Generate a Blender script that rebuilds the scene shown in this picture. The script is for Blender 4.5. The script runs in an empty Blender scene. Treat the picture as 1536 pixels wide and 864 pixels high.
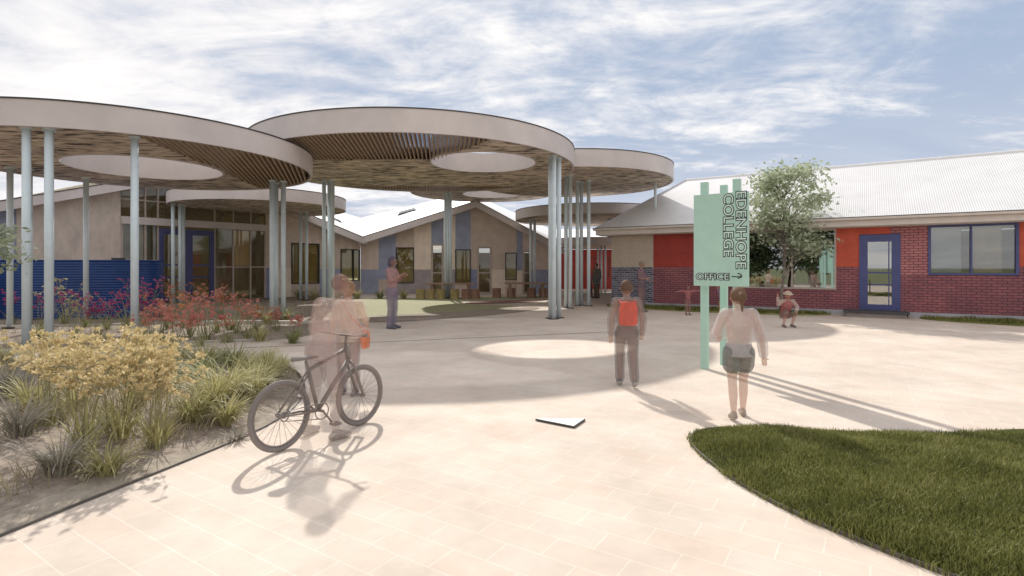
import bpy, bmesh, math, random
from mathutils import Vector, Matrix
random.seed(7)
PI = math.pi
F, H, HOR = 820.0, 1.6, 402.0          # focal length in photo pixels, eye height, horizon row
C = bpy.context.scene.collection
scene = bpy.context.scene

def gnd(px, py, z=0.0):
    Y = F*(H-z)/(py-HOR)
    return Vector(((px-768)*Y/F, Y, z))
def atY(px, Y): return (px-768)*Y/F
def zat(py, Y): return H-(py-HOR)*Y/F

# ---------------------------------------------------------------- materials
MATS = {}
def nn(nt, t, **kw):
    n = nt.nodes.new(t)
    for k, v in kw.items(): setattr(n, k, v)
    return n
def base_mat(name):
    m = bpy.data.materials.new(name); m.use_nodes = True
    nt = m.node_tree; b = nt.nodes['Principled BSDF']
    return m, nt, b
def ramp(nt, stops):
    r = nn(nt, 'ShaderNodeValToRGB'); cr = r.color_ramp
    while len(cr.elements) < len(stops): cr.elements.new(0.5)
    for e, (p, c) in zip(cr.elements, stops): e.position = p; e.color = (*c, 1)
    return r
def mat(name, col, rough=0.6, var=0.16, scale=3.0, metal=0.0, alpha=1.0, bump=0.0, bscale=60, spec=0.4, stretch=None, fine=0.5):
    """principled paint / fabric / plaster with a soft uneven tone of its own"""
    if name in MATS: return MATS[name]
    m, nt, b = base_mat(name)
    tc = nn(nt, 'ShaderNodeTexCoord'); src = tc.outputs['Object']
    if stretch:
        mp = nn(nt, 'ShaderNodeMapping'); mp.inputs['Scale'].default_value = stretch
        nt.links.new(src, mp.inputs[0]); src = mp.outputs[0]
    n = nn(nt, 'ShaderNodeTexNoise'); n.inputs['Scale'].default_value = scale; n.inputs['Detail'].default_value = 6
    n.inputs['Roughness'].default_value = fine+.15
    nt.links.new(src, n.inputs['Vector'])
    lo = tuple(max(0, c*(1-var)) for c in col); hi = tuple(min(1, c*(1+var)) for c in col)
    r = ramp(nt, [(.3, lo), (.7, hi)])
    nt.links.new(n.outputs['Fac'], r.inputs[0]); nt.links.new(r.outputs[0], b.inputs['Base Color'])
    b.inputs['Roughness'].default_value = rough; b.inputs['Metallic'].default_value = metal
    b.inputs['Specular IOR Level'].default_value = spec; b.inputs['Alpha'].default_value = alpha
    if bump:
        n2 = nn(nt, 'ShaderNodeTexNoise'); n2.inputs['Scale'].default_value = bscale; n2.inputs['Detail'].default_value = 4
        nt.links.new(src, n2.inputs['Vector'])
        bp = nn(nt, 'ShaderNodeBump'); bp.inputs['Strength'].default_value = bump; bp.inputs['Distance'].default_value = .01
        nt.links.new(n2.outputs['Fac'], bp.inputs['Height']); nt.links.new(bp.outputs[0], b.inputs['Normal'])
    MATS[name] = m
    return m
def brick_mat(name, c1, c2, mortar, scale=1.0, w=.24, h=.086, msize=.012, off=.5, plane='xz', rot=0, var=.2, bump=.5, rough=.8, tint=None, scol=2.0):
    m, nt, b = base_mat(name)
    tc = nn(nt, 'ShaderNodeTexCoord'); sp = nn(nt, 'ShaderNodeSeparateXYZ'); cb = nn(nt, 'ShaderNodeCombineXYZ')
    nt.links.new(tc.outputs['Object'], sp.inputs[0])
    nt.links.new(sp.outputs['X'], cb.inputs['X']); nt.links.new(sp.outputs['Z' if plane == 'xz' else 'Y'], cb.inputs['Y'])
    mp = nn(nt, 'ShaderNodeMapping'); mp.inputs['Rotation'].default_value = (0, 0, rot)
    nt.links.new(cb.outputs[0], mp.inputs[0])
    br = nn(nt, 'ShaderNodeTexBrick'); br.offset = off; br.inputs['Scale'].default_value = scale
    br.inputs['Color1'].default_value = (*c1, 1); br.inputs['Color2'].default_value = (*c2, 1); br.inputs['Mortar'].default_value = (*mortar, 1)
    br.inputs['Brick Width'].default_value = w; br.inputs['Row Height'].default_value = h; br.inputs['Mortar Size'].default_value = msize
    br.inputs['Mortar Smooth'].default_value = .15
    nt.links.new(mp.outputs[0], br.inputs['Vector'])
    n = nn(nt, 'ShaderNodeTexNoise'); n.inputs['Scale'].default_value = scol; n.inputs['Detail'].default_value = 7; n.inputs['Roughness'].default_value = .7
    nt.links.new(tc.outputs['Object'], n.inputs['Vector'])
    t = tint or ((1-var,)*3, (1+var*.5,)*3)
    r = ramp(nt, [(.3, t[0]), (.7, t[1])])
    nt.links.new(n.outputs['Fac'], r.inputs[0])
    mx = nn(nt, 'ShaderNodeMix', data_type='RGBA', blend_type='MULTIPLY'); mx.inputs[0].default_value = 1
    nt.links.new(br.outputs['Color'], mx.inputs[6]); nt.links.new(r.outputs[0], mx.inputs[7])
    nt.links.new(mx.outputs[2], b.inputs['Base Color']); b.inputs['Roughness'].default_value = rough
    bp = nn(nt, 'ShaderNodeBump'); bp.inputs['Strength'].default_value = bump; bp.inputs['Distance'].default_value = .006; bp.invert = True
    nt.links.new(br.outputs['Fac'], bp.inputs['Height']); nt.links.new(bp.outputs[0], b.inputs['Normal'])
    MATS[name] = m
    return m
def glass_mat(name, tint, tr=.3, rough=.02, ior=1.6):
    """window pane: mirror reflection over a partly see-through tinted body"""
    m, nt, b = base_mat(name); out = nt.nodes['Material Output']
    gl = nn(nt, 'ShaderNodeBsdfGlossy'); gl.inputs['Roughness'].default_value = rough; gl.inputs['Color'].default_value = (.9, .93, .95, 1)
    t = nn(nt, 'ShaderNodeBsdfTransparent'); t.inputs['Color'].default_value = (*tint, 1)
    fr = nn(nt, 'ShaderNodeFresnel'); fr.inputs['IOR'].default_value = ior
    ad = nn(nt, 'ShaderNodeMath', operation='ADD'); ad.inputs[1].default_value = tr; ad.use_clamp = True
    nt.links.new(fr.outputs[0], ad.inputs[0])
    mx = nn(nt, 'ShaderNodeMixShader'); nt.links.new(ad.outputs[0], mx.inputs[0])
    nt.links.new(t.outputs[0], mx.inputs[1]); nt.links.new(gl.outputs[0], mx.inputs[2]); nt.links.new(mx.outputs[0], out.inputs['Surface'])
    MATS[name] = m
    return m
def sheet_mat(name, col, fac=.6):
    m, nt, b = base_mat(name); out = nt.nodes['Material Output']
    t = nn(nt, 'ShaderNodeBsdfTransparent'); t.inputs['Color'].default_value = (*col, 1)
    b.inputs['Base Color'].default_value = (col[0]*.5, col[1]*.5, col[2]*.5, 1); b.inputs['Roughness'].default_value = .3
    mx = nn(nt, 'ShaderNodeMixShader'); mx.inputs[0].default_value = fac
    nt.links.new(b.outputs[0], mx.inputs[1]); nt.links.new(t.outputs[0], mx.inputs[2]); nt.links.new(mx.outputs[0], out.inputs['Surface'])
    MATS[name] = m
    return m
def leaf_mat(name, cols, scale=6, trans=.35, rough=.55):
    m, nt, b = base_mat(name); out = nt.nodes['Material Output']
    gi = nn(nt, 'ShaderNodeNewGeometry'); n = nn(nt, 'ShaderNodeTexNoise'); n.inputs['Scale'].default_value = scale; n.inputs['Detail'].default_value = 3
    tc = nn(nt, 'ShaderNodeTexCoord'); nt.links.new(tc.outputs['Object'], n.inputs['Vector'])
    ad = nn(nt, 'ShaderNodeMath', operation='MULTIPLY_ADD'); ad.inputs[1].default_value = .55
    nt.links.new(gi.outputs['Random Per Island'], ad.inputs[0])
    m2 = nn(nt, 'ShaderNodeMath', operation='MULTIPLY_ADD'); m2.inputs[1].default_value = .9; m2.inputs[2].default_value = -.22
    nt.links.new(n.outputs['Fac'], m2.inputs[0]); nt.links.new(m2.outputs[0], ad.inputs[2])
    k = len(cols); r = ramp(nt, [(i/(k-1) if k > 1 else 0, c) for i, c in enumerate(cols)])
    nt.links.new(ad.outputs[0], r.inputs[0]); nt.links.new(r.outputs[0], b.inputs['Base Color'])
    b.inputs['Roughness'].default_value = rough; b.inputs['Specular IOR Level'].default_value = .25
    tl = nn(nt, 'ShaderNodeBsdfTranslucent'); nt.links.new(r.outputs[0], tl.inputs['Color'])
    mx = nn(nt, 'ShaderNodeMixShader'); mx.inputs[0].default_value = trans
    nt.links.new(b.outputs[0], mx.inputs[1]); nt.links.new(tl.outputs[0], mx.inputs[2]); nt.links.new(mx.outputs[0], out.inputs['Surface'])
    MATS[name] = m
    return m
def streak_mat(name, c_dark, c_light, sx=2.2, sy=7.0, lo=.42, hi=.56):
    """rough-sawn timber batten soffit: short dark gaps between tan strips"""
    m, nt, b = base_mat(name)
    tc = nn(nt, 'ShaderNodeTexCoord'); mp = nn(nt, 'ShaderNodeMapping'); mp.inputs['Scale'].default_value = (sx, sy, 4); mp.inputs['Rotation'].default_value = (0, 0, .12)
    nt.links.new(tc.outputs['Object'], mp.inputs[0])
    n = nn(nt, 'ShaderNodeTexNoise'); n.inputs['Scale'].default_value = 1.0; n.inputs['Detail'].default_value = 3; n.inputs['Roughness'].default_value = .6
    nt.links.new(mp.outputs[0], n.inputs['Vector'])
    n2 = nn(nt, 'ShaderNodeTexNoise'); n2.inputs['Scale'].default_value = .7; n2.inputs['Detail'].default_value = 5
    nt.links.new(tc.outputs['Object'], n2.inputs['Vector'])
    mid = tuple(a*.5+c*.5 for a, c in zip(c_dark, c_light))
    r = ramp(nt, [(lo-.06, c_dark), (lo+.02, mid), (hi, c_light), (.75, tuple(c*1.2 for c in c_light))])
    r2 = ramp(nt, [(.3, (.7, .68, .7)), (.7, (1.1, 1.05, 1.0))])
    nt.links.new(n.outputs['Fac'], r.inputs[0]); nt.links.new(n2.outputs['Fac'], r2.inputs[0])
    mx = nn(nt, 'ShaderNodeMix', data_type='RGBA', blend_type='MULTIPLY'); mx.inputs[0].default_value = 1
    nt.links.new(r.outputs[0], mx.inputs[6]); nt.links.new(r2.outputs[0], mx.inputs[7]); nt.links.new(mx.outputs[2], b.inputs['Base Color'])
    b.inputs['Roughness'].default_value = .85
    bp = nn(nt, 'ShaderNodeBump'); bp.inputs['Strength'].default_value = .6; bp.inputs['Distance'].default_value = .02
    nt.links.new(n.outputs['Fac'], bp.inputs['Height']); nt.links.new(bp.outputs[0], b.inputs['Normal'])
    MATS[name] = m
    return m
def corr_mat(name, col, axis='X', freq=60, rough=.35, strength=.5, var=.06, dark=.75):
    """ribbed sheet metal"""
    m, nt, b = base_mat(name)
    tc = nn(nt, 'ShaderNodeTexCoord')
    w = nn(nt, 'ShaderNodeTexWave', bands_direction=axis); w.inputs['Scale'].default_value = freq
    nt.links.new(tc.outputs['Object'], w.inputs['Vector'])
    n = nn(nt, 'ShaderNodeTexNoise'); n.inputs['Scale'].default_value = 1.2; n.inputs['Detail'].default_value = 6
    nt.links.new(tc.outputs['Object'], n.inputs['Vector'])
    r = ramp(nt, [(.3, tuple(c*(1-var) for c in col)), (.7, tuple(min(1, c*(1+var)) for c in col))])
    nt.links.new(n.outputs['Fac'], r.inputs[0]); nt.links.new(r.outputs[0], b.inputs['Base Color'])
    bp = nn(nt, 'ShaderNodeBump'); bp.inputs['Strength'].default_value = strength; bp.inputs['Distance'].default_value = .02
    nt.links.new(w.outputs['Fac'], bp.inputs['Height']); nt.links.new(bp.outputs[0], b.inputs['Normal'])
    b.inputs['Roughness'].default_value = rough; b.inputs['Specular IOR Level'].default_value = .3
    MATS[name] = m
    return m

# ---------------------------------------------------------------- mesh builder
class MB:
    def __init__(s): s.v = []; s.f = []
    def add(s, vs, fs):
        o = len(s.v); s.v += [tuple(p) for p in vs]; s.f += [tuple(i+o for i in f) for f in fs]; return s
    def box(s, x0, x1, y0, y1, z0, z1):
        return s.add([(x0,y0,z0),(x1,y0,z0),(x1,y1,z0),(x0,y1,z0),(x0,y0,z1),(x1,y0,z1),(x1,y1,z1),(x0,y1,z1)],
                     [(0,3,2,1),(4,5,6,7),(0,1,5,4),(1,2,6,5),(2,3,7,6),(3,0,4,7)])
    def prism(s, pts, z0, z1):                      # plan polygon (anticlockwise) pulled up
        n = len(pts)
        return s.add([(x,y,z0) for x,y in pts]+[(x,y,z1) for x,y in pts],
                     [tuple(range(n-1,-1,-1)), tuple(range(n,2*n))]+[(i,(i+1)%n,(i+1)%n+n,i+n) for i in range(n)])
    def elev(s, pts, y0, y1):                       # elevation polygon (x,z) given depth
        n = len(pts)
        return s.add([(x,y0,z) for x,z in pts]+[(x,y1,z) for x,z in pts],
                     [tuple(range(n)), tuple(range(2*n-1,n-1,-1))]+[(i,i+n,(i+1)%n+n,(i+1)%n) for i in range(n)])
    def slab(s, quad, th):                          # 4 top points + thickness down
        q = [Vector(p) for p in quad]; d = Vector((0,0,th))
        return s.add(q+[p-d for p in q], [(0,1,2,3),(7,6,5,4)]+[(i,i+4,(i+1)%4+4,(i+1)%4) for i in range(4)])
    def tube(s, pts, r, n=10, cap=True):
        pts = [Vector(p) for p in pts]; rr = r if isinstance(r, (list, tuple)) else [r]*len(pts); rings = []
        up = None
        for i, p in enumerate(pts):
            t = ((pts[i+1] if i+1 < len(pts) else p)-(pts[i-1] if i else p)).normalized()
            if up is None: up = Vector((0,0,1)) if abs(t.z) < .9 else Vector((1,0,0))
            a = t.cross(up).normalized(); b = a.cross(t).normalized(); up = b
            rings.append([p+(a*math.cos(2*PI*k/n)+b*math.sin(2*PI*k/n))*rr[i] for k in range(n)])
        fs = []
        for i in range(len(pts)-1):
            for k in range(n):
                fs.append((i*n+k, i*n+(k+1)%n, (i+1)*n+(k+1)%n, (i+1)*n+k))
        if cap: fs += [tuple(range(n-1,-1,-1)), tuple(range((len(pts)-1)*n, len(pts)*n))]
        return s.add([p for R in rings for p in R], fs)
    def loft(s, rings, n=14):                       # rings: (centre, axis_a*ra, axis_b*rb) closed body
        vs = []; fs = []
        for c, a, b in rings:
            for k in range(n): vs.append(Vector(c)+Vector(a)*math.cos(2*PI*k/n)+Vector(b)*math.sin(2*PI*k/n))
        m = len(rings)
        for i in range(m-1):
            for k in range(n): fs.append((i*n+k, i*n+(k+1)%n, (i+1)*n+(k+1)%n, (i+1)*n+k))
        fs += [tuple(range(n-1,-1,-1)), tuple(range((m-1)*n, m*n))]
        return s.add(vs, fs)
    def caps(s, a, b, ra, rb, n=10):                # tapered capsule
        a = Vector(a); b = Vector(b); t = b-a
        t = t.normalized() if t.length > 1e-6 else Vector((0,0,1))
        u = t.orthogonal().normalized(); w = t.cross(u)
        R = []
        for th in (-80,-55,-28,0): R.append((a+t*ra*math.sin(math.radians(th)), ra*math.cos(math.radians(th))))
        for th in (0,28,55,80): R.append((b+t*rb*math.sin(math.radians(th)), rb*math.cos(math.radians(th))))
        return s.loft([(c, u*r, w*r) for c, r in R], n)
    def ell(s, c, rx, ry, rz, M=None, n=12):
        R = []
        M = M or Matrix.Identity(3)
        for th in (-84,-62,-40,-20,0,20,40,62,84):
            k = math.cos(math.radians(th))
            R.append((Vector(c)+M@Vector((0,0,rz*math.sin(math.radians(th)))), M@Vector((rx*k,0,0)), M@Vector((0,ry*k,0))))
        return s.loft(R, n)
    def torus(s, c, R, r, axis_u, axis_w, n=48, k=10):
        vs = []; fs = []; u = Vector(axis_u).normalized(); w = Vector(axis_w).normalized(); nn_ = u.cross(w)
        for i in range(n):
            d = u*math.cos(2*PI*i/n)+w*math.sin(2*PI*i/n)
            for j in range(k): vs.append(Vector(c)+d*(R+r*math.cos(2*PI*j/k))+nn_*r*math.sin(2*PI*j/k))
        for i in range(n):
            for j in range(k): fs.append((i*k+j, ((i+1)%n)*k+j, ((i+1)%n)*k+(j+1)%k, i*k+(j+1)%k))
        return s.add(vs, fs)
    def build(s, name, m, parent=None, smooth=False, bevel=0, fix=False):
        me = bpy.data.meshes.new(name); me.from_pydata(s.v, [], s.f); me.materials.append(m)
        if fix:
            bm = bmesh.new(); bm.from_mesh(me); bmesh.ops.recalc_face_normals(bm, faces=bm.faces); bm.to_mesh(me); bm.free()
        o = bpy.data.objects.new(name, me); C.objects.link(o)
        if parent: o.parent = parent
        if smooth: me.polygons.foreach_set('use_smooth', [True]*len(me.polygons)); me.update()
        if bevel:
            bv = o.modifiers.new('bevel', 'BEVEL'); bv.width = bevel; bv.segments = 2; bv.limit_method = 'ANGLE'
        return o
def tag(o, label=None, cat=None, group=None, kind=None):
    if label: o['label'] = label
    if cat: o['category'] = cat
    if group: o['group'] = group
    if kind: o['kind'] = kind
    return o
def thing(name, label, cat, loc=(0,0,0), rz=0, group=None):
    o = bpy.data.objects.new(name, None); C.objects.link(o); o.location = loc; o.rotation_euler = (0,0,rz)
    o.empty_display_size = .2
    return tag(o, label, cat, group)

# palette (base colours)
CONC   = mat('render_taupe', (.50,.44,.40), .75, .12, 1.2, bump=.12)
FASC   = mat('fascia_taupe', (.605,.545,.525), .6, .10, .8)
FASCD  = mat('drip_edge', (.05,.045,.045), .5, .2)
STEEL  = mat('column_blue_grey', (.66,.75,.79), .4, .07, 2.5, spec=.5)
BASEP  = mat('base_plate_brown', (.06,.045,.04), .6, .25)
SOFF   = streak_mat('soffit_battens', (.04,.028,.02), (.74,.645,.535))
SLAT   = mat('slat_timber', (.40,.29,.20), .7, .3, 5, stretch=(6,1,6))
TINT   = sheet_mat('tinted_roof_sheet', (.42,.43,.48), .68)
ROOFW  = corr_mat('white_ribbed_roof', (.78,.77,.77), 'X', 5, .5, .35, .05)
ROOFP  = mat('white_roof_plain', (.80,.79,.79), .5, .05, .8)
GUTT   = mat('gutter_taupe', (.60,.53,.48), .5, .08)
PLINTH = mat('plinth_lilac_grey', (.42,.40,.43), .8, .12, 2)
MINT   = mat('sign_mint', (.42,.62,.53), .5, .07, 3)
MINTL  = mat('sign_letter_pale', (.62,.78,.70), .5, .05)
INK    = mat('sign_letter_outline', (.03,.035,.04), .6, .1)
BLUEF  = mat('frame_blue', (.07,.08,.21), .45, .12, 3)
FRAME  = mat('mullion_taupe', (.46,.39,.34), .5, .1)
FRDK   = mat('frame_dark', (.06,.055,.05), .5, .2)
PAVE   = brick_mat('pavers_cream', (.66,.56,.475), (.64,.57,.495), (.72,.645,.565), 1, .44, .22, .005, .5, 'xy', .58, tint=((.76,.72,.69),(1.05,1.04,1.03)), bump=.15, rough=.85, scol=.8)
SOIL   = mat('mulch', (.30,.245,.20), .95, .4, 9, bump=.9, bscale=45)

# ---------------------------------------------------------------- world, sun, camera
def setup_world():
    w = bpy.data.worlds.new('World'); scene.world = w; w.use_nodes = True
    nt = w.node_tree; bg = nt.nodes['Background']
    sky = nn(nt, 'ShaderNodeTexSky', sky_type='NISHITA'); sky.sun_disc = False
    sky.sun_elevation = math.radians(36); sky.sun_rotation = math.radians(SUN_ROT)
    sky.air_density = 1.0; sky.dust_density = 1.6; sky.ozone_density = 1.2; sky.altitude = 150
    tc = nn(nt, 'ShaderNodeTexCoord'); sp = nn(nt, 'ShaderNodeSeparateXYZ'); nt.links.new(tc.outputs['Generated'], sp.inputs[0])
    zc = nn(nt, 'ShaderNodeMath', operation='MAXIMUM'); zc.inputs[1].default_value = .0; nt.links.new(sp.outputs['Z'], zc.inputs[0])
    za = nn(nt, 'ShaderNodeMath', operation='ADD'); za.inputs[1].default_value = .16; nt.links.new(zc.outputs[0], za.inputs[0])
    dx = nn(nt, 'ShaderNodeMath', operation='DIVIDE'); nt.links.new(sp.outputs['X'], dx.inputs[0]); nt.links.new(za.outputs[0], dx.inputs[1])
    dy = nn(nt, 'ShaderNodeMath', operation='DIVIDE'); nt.links.new(sp.outputs['Y'], dy.inputs[0]); nt.links.new(za.outputs[0], dy.inputs[1])
    cb = nn(nt, 'ShaderNodeCombineXYZ'); nt.links.new(dx.outputs[0], cb.inputs[0]); nt.links.new(dy.outputs[0], cb.inputs[1])
    def cloud(scale, rot, loc, stretch, det, rgh, lo, hi, dist=.3):
        mp = nn(nt, 'ShaderNodeMapping'); mp.inputs['Rotation'].default_value = (0,0,rot); mp.inputs['Scale'].default_value = stretch; mp.inputs['Location'].default_value = loc
        nt.links.new(cb.outputs[0], mp.inputs[0])
        n = nn(nt, 'ShaderNodeTexNoise'); n.inputs['Scale'].default_value = scale; n.inputs['Detail'].default_value = det; n.inputs['Roughness'].default_value = rgh
        n.inputs['Distortion'].default_value = dist
        nt.links.new(mp.outputs[0], n.inputs['Vector'])
        return n
    n1 = cloud(1.3, .35, (3.1,1.7,0), (1,1.9,1), 10, .62, 0, 0, .5)     # broad cloud sheets
    n2 = cloud(6.0, .25, (0.3,5.2,0), (1,2.3,1), 8, .6, 0, 0, .2)       # ripples
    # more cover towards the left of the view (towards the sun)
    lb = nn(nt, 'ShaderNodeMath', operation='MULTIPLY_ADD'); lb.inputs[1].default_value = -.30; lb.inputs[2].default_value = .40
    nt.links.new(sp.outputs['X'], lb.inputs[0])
    lb2 = nn(nt, 'ShaderNodeMath', operation='MULTIPLY_ADD'); lb2.inputs[1].default_value = -.30; nt.links.new(sp.outputs['Y'], lb2.inputs[0]); nt.links.new(lb.outputs[0], lb2.inputs[2])  # extra cover behind the camera, added to fill light on the facing facades
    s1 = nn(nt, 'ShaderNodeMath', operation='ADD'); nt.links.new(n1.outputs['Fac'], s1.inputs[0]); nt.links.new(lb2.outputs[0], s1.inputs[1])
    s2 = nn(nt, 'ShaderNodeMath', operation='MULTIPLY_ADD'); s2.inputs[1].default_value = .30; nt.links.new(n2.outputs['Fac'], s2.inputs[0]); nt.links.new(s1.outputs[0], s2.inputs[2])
    n3 = cloud(3.4, .8, (7.7,2.2,0), (1,1.15,1), 9, .66, 0, 0, .9)      # puffs
    s3 = nn(nt, 'ShaderNodeMath', operation='MULTIPLY_ADD'); s3.inputs[1].default_value = .62; nt.links.new(n3.outputs['Fac'], s3.inputs[0]); nt.links.new(s2.outputs[0], s3.inputs[2])
    s2 = nn(nt, 'ShaderNodeMath', operation='ADD'); s2.inputs[1].default_value = -.29; nt.links.new(s3.outputs[0], s2.inputs[0])
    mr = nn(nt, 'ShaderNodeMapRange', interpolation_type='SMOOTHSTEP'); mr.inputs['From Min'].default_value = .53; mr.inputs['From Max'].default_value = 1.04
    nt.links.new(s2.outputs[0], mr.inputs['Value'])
    # haze band low down
    hz = nn(nt, 'ShaderNodeMapRange'); hz.inputs['From Min'].default_value = 0; hz.inputs['From Max'].default_value = .30; hz.inputs['To Min'].default_value = .55; hz.inputs['To Max'].default_value = .0
    nt.links.new(zc.outputs[0], hz.inputs['Value'])
    mxm = nn(nt, 'ShaderNodeMath', operation='MAXIMUM'); nt.links.new(mr.outputs[0], mxm.inputs[0]); nt.links.new(hz.outputs[0], mxm.inputs[1])
    cc = ramp(nt, [(.32, (3.0,3.05,3.35)), (.62, (4.5,4.38,4.28))]); nt.links.new(n1.outputs['Fac'], cc.inputs[0])
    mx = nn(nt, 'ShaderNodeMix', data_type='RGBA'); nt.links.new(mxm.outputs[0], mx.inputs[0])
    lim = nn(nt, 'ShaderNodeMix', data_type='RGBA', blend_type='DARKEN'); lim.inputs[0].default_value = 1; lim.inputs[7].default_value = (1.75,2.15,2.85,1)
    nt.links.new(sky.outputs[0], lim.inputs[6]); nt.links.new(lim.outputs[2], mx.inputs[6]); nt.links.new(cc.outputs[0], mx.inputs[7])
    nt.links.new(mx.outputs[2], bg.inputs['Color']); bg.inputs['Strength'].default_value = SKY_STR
SUN_H = Vector((.24,-.97,0)).normalized()           # the way shadows fall
SUN_ROT = math.degrees(math.atan2(-SUN_H.x, -SUN_H.y))   # compass angle of the sun from +Y towards +X
SKY_STR, SUN_STR, EXPO = .122, 2.2, .98
setup_world()
sl = bpy.data.lights.new('sun', 'SUN'); sl.energy = SUN_STR; sl.angle = math.radians(1.0); sl.color = (1,.95,.87)
so = bpy.data.objects.new('sun', sl); C.objects.link(so)
el = math.radians(36); sd = Vector((SUN_H.x*math.cos(el), SUN_H.y*math.cos(el), -math.sin(el)))
so.rotation_euler = sd.to_track_quat('-Z', 'Y').to_euler(); so.location = (-10,30,40)
cam = bpy.data.cameras.new('camera'); co = bpy.data.objects.new('camera', cam); C.objects.link(co)
cam.sensor_width = 36; cam.lens = 36*F/1536; cam.shift_y = -(432-HOR)/1536; cam.clip_end = 6000; cam.clip_start = .05
co.location = (0,0,H); co.rotation_euler = (PI/2,0,0); scene.camera = co
vs = scene.view_settings; vs.view_transform = 'Standard'; vs.look = 'None'; vs.exposure = EXPO; vs.gamma = 1; vs.use_curve_mapping = False
scene.render.engine = 'CYCLES'; scene.cycles.max_bounces = 8; scene.cycles.transparent_max_bounces = 40; scene.cycles.use_denoising = True

# ---------------------------------------------------------------- ground
def seg_dist(p, a, b):
    ax, ay = a; bx, by = b; dx, dy = bx-ax, by-ay; L = dx*dx+dy*dy
    t = max(0, min(1, ((p[0]-ax)*dx+(p[1]-ay)*dy)/L)); return math.hypot(p[0]-ax-dx*t, p[1]-ay-dy*t)
def inside(p, poly):
    c = False; n = len(poly)
    for i in range(n):
        (x1,y1),(x2,y2) = poly[i], poly[i-1]
        if (y1 > p[1]) != (y2 > p[1]) and p[0] < (x2-x1)*(p[1]-y1)/(y2-y1)+x1: c = not c
    return c
def edge_d(p, poly): return min(seg_dist(p, poly[i-1], poly[i]) for i in range(len(poly)))
def smooth_poly(pts, it=3, closed=True):
    for _ in range(it):
        q = []
        n = len(pts)
        for i in range(n if closed else n-1):
            a, b = pts[i], pts[(i+1)%n]
            q += [(a[0]*.75+b[0]*.25, a[1]*.75+b[1]*.25), (a[0]*.25+b[0]*.75, a[1]*.25+b[1]*.75)]
        pts = q if closed else [pts[0]]+q+[pts[-1]]
    return pts
EARTH = mat('dry_grass_earth', (.16,.17,.08), .95, .4, .25)
tag(MB().add([(-2500,-2500,-.62),(2500,-2500,-.62),(2500,2500,-.62),(-2500,2500,-.62)], [(0,1,2,3)]).build('ground', EARTH), kind='structure')
edgeA = smooth_poly([(-3.6,1.0),(-3.05,3.28),(-2.72,4.4),(-2.42,5.6),(-2.55,6.7),(-2.95,7.8),(-3.6,8.9),(-4.8,9.6),(-6.5,9.9),(-9,9.3),(-16,8.3)], 2, False)
edgeB = smooth_poly([(-16,9.4),(-9.6,10.2),(-7.3,11.4),(-5.5,11.9),(-4.7,12.8),(-4.9,14.5),(-5.6,16.2),(-6.4,18.5),(-7.2,21.5),(-7.9,24.5),(-9.0,28),(-9.4,33.4)], 2, False)
pav = [(-16,-14),(60,-14),(60,70),(-12,70),(-9.4,40)]+edgeB[::-1]+edgeA[::-1]+[(-5,-3),(-16,-3)]
from mathutils.geometry import delaunay_2d_cdt
cv, _, cf, *_r = delaunay_2d_cdt([Vector(p) for p in pav], [], [list(range(len(pav)))], 1, 1e-5)
me = bpy.data.meshes.new('paving'); me.from_pydata([(v.x,v.y,0) for v in cv], [], cf); me.materials.append(PAVE)
po = bpy.data.objects.new('paving', me); C.objects.link(po); tag(po, kind='structure')
# planting beds: one uneven sheet of mulch, sunk where the swale runs round the canopy columns
bedA = [(-16,1.0)]+edgeA; bedB = [(-30,9.4)]+edgeB+[(-30,33.4)]
def soil_z(x, y):
    p = (x,y)
    if inside(p, bedA): d = edge_d(p, edgeA+[(-16,1)]); z = -.03+.16*min(1, d/1.3)
    elif inside(p, bedB):
        d = edge_d(p, bedB); z = -.03-.02*min(1, d)-.10*math.exp(-((x+11.6)**2/9+(y-12.9)**2/2.2))*min(1, d/.8)
    else: return -.03
    return z+.035*math.sin(3.1*x+1.7*y)*math.sin(2.3*y-x)*min(1, d)
mb = MB(); nx, ny = 220, 260
for j in range(ny+1):
    for i in range(nx+1):
        x = -30+28*(i/nx)**.7; y = -3+37*(j/ny)**1.2
        mb.v.append((x, y, soil_z(x, y)))
for j in range(ny):
    for i in range(nx):
        a = j*(nx+1)+i; mb.f.append((a, a+1, a+nx+2, a+nx+1))
tag(mb.build('garden_soil', SOIL, smooth=True), kind='structure')
GRAV = mat('grey_green_gravel', (.34,.29,.23), .95, .35, 6, bump=.8, bscale=70)
# gravel margin along the near bed (the strip between planting and paving)
ii = [p for p in edgeA if p[1] < 7.4]; mb = MB()
for i, (x, y) in enumerate(ii):
    wdt = .34*max(.25, min(1, (7.4-y)/3.2))
    for k in range(5):
        xx = x-wdt*k/4+(.05*math.sin(7*y) if k == 4 else 0); mb.v.append((xx, y, max(soil_z(xx-.02, y), -.03)+.012 if k else -.004))
for i in range(len(ii)-1):
    for k in range(4): a = i*5+k; mb.f.append((a, a+5, a+6, a+1))
tag(mb.build('gravel_margin', GRAV, smooth=True, fix=True), kind='structure')
def ribbon(pts, w, z0, z1, name, m, label, cat, base=None):
    mb = MB(); n = len(pts)
    for i, (x, y) in enumerate(pts):
        a = Vector(pts[max(0,i-1)]); b = Vector(pts[min(n-1,i+1)]); t = (b-a).normalized(); nr = Vector((-t.y,t.x))*w/2
        zb = base(x,y) if base else 0
        mb.v += [(x+nr.x,y+nr.y,z0+zb),(x-nr.x,y-nr.y,z0+zb),(x-nr.x,y-nr.y,z1+zb),(x+nr.x,y+nr.y,z1+zb)]
    for i in range(n-1):
        a = i*4
        for k in range(4): mb.f.append((a+k, a+(k+1)%4, a+4+(k+1)%4, a+4+k))
    mb.f += [(3,2,1,0), (n*4-4,n*4-3,n*4-2,n*4-1)]
    o = mb.build(name, m, fix=True)
    return tag(o, label, cat)
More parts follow.
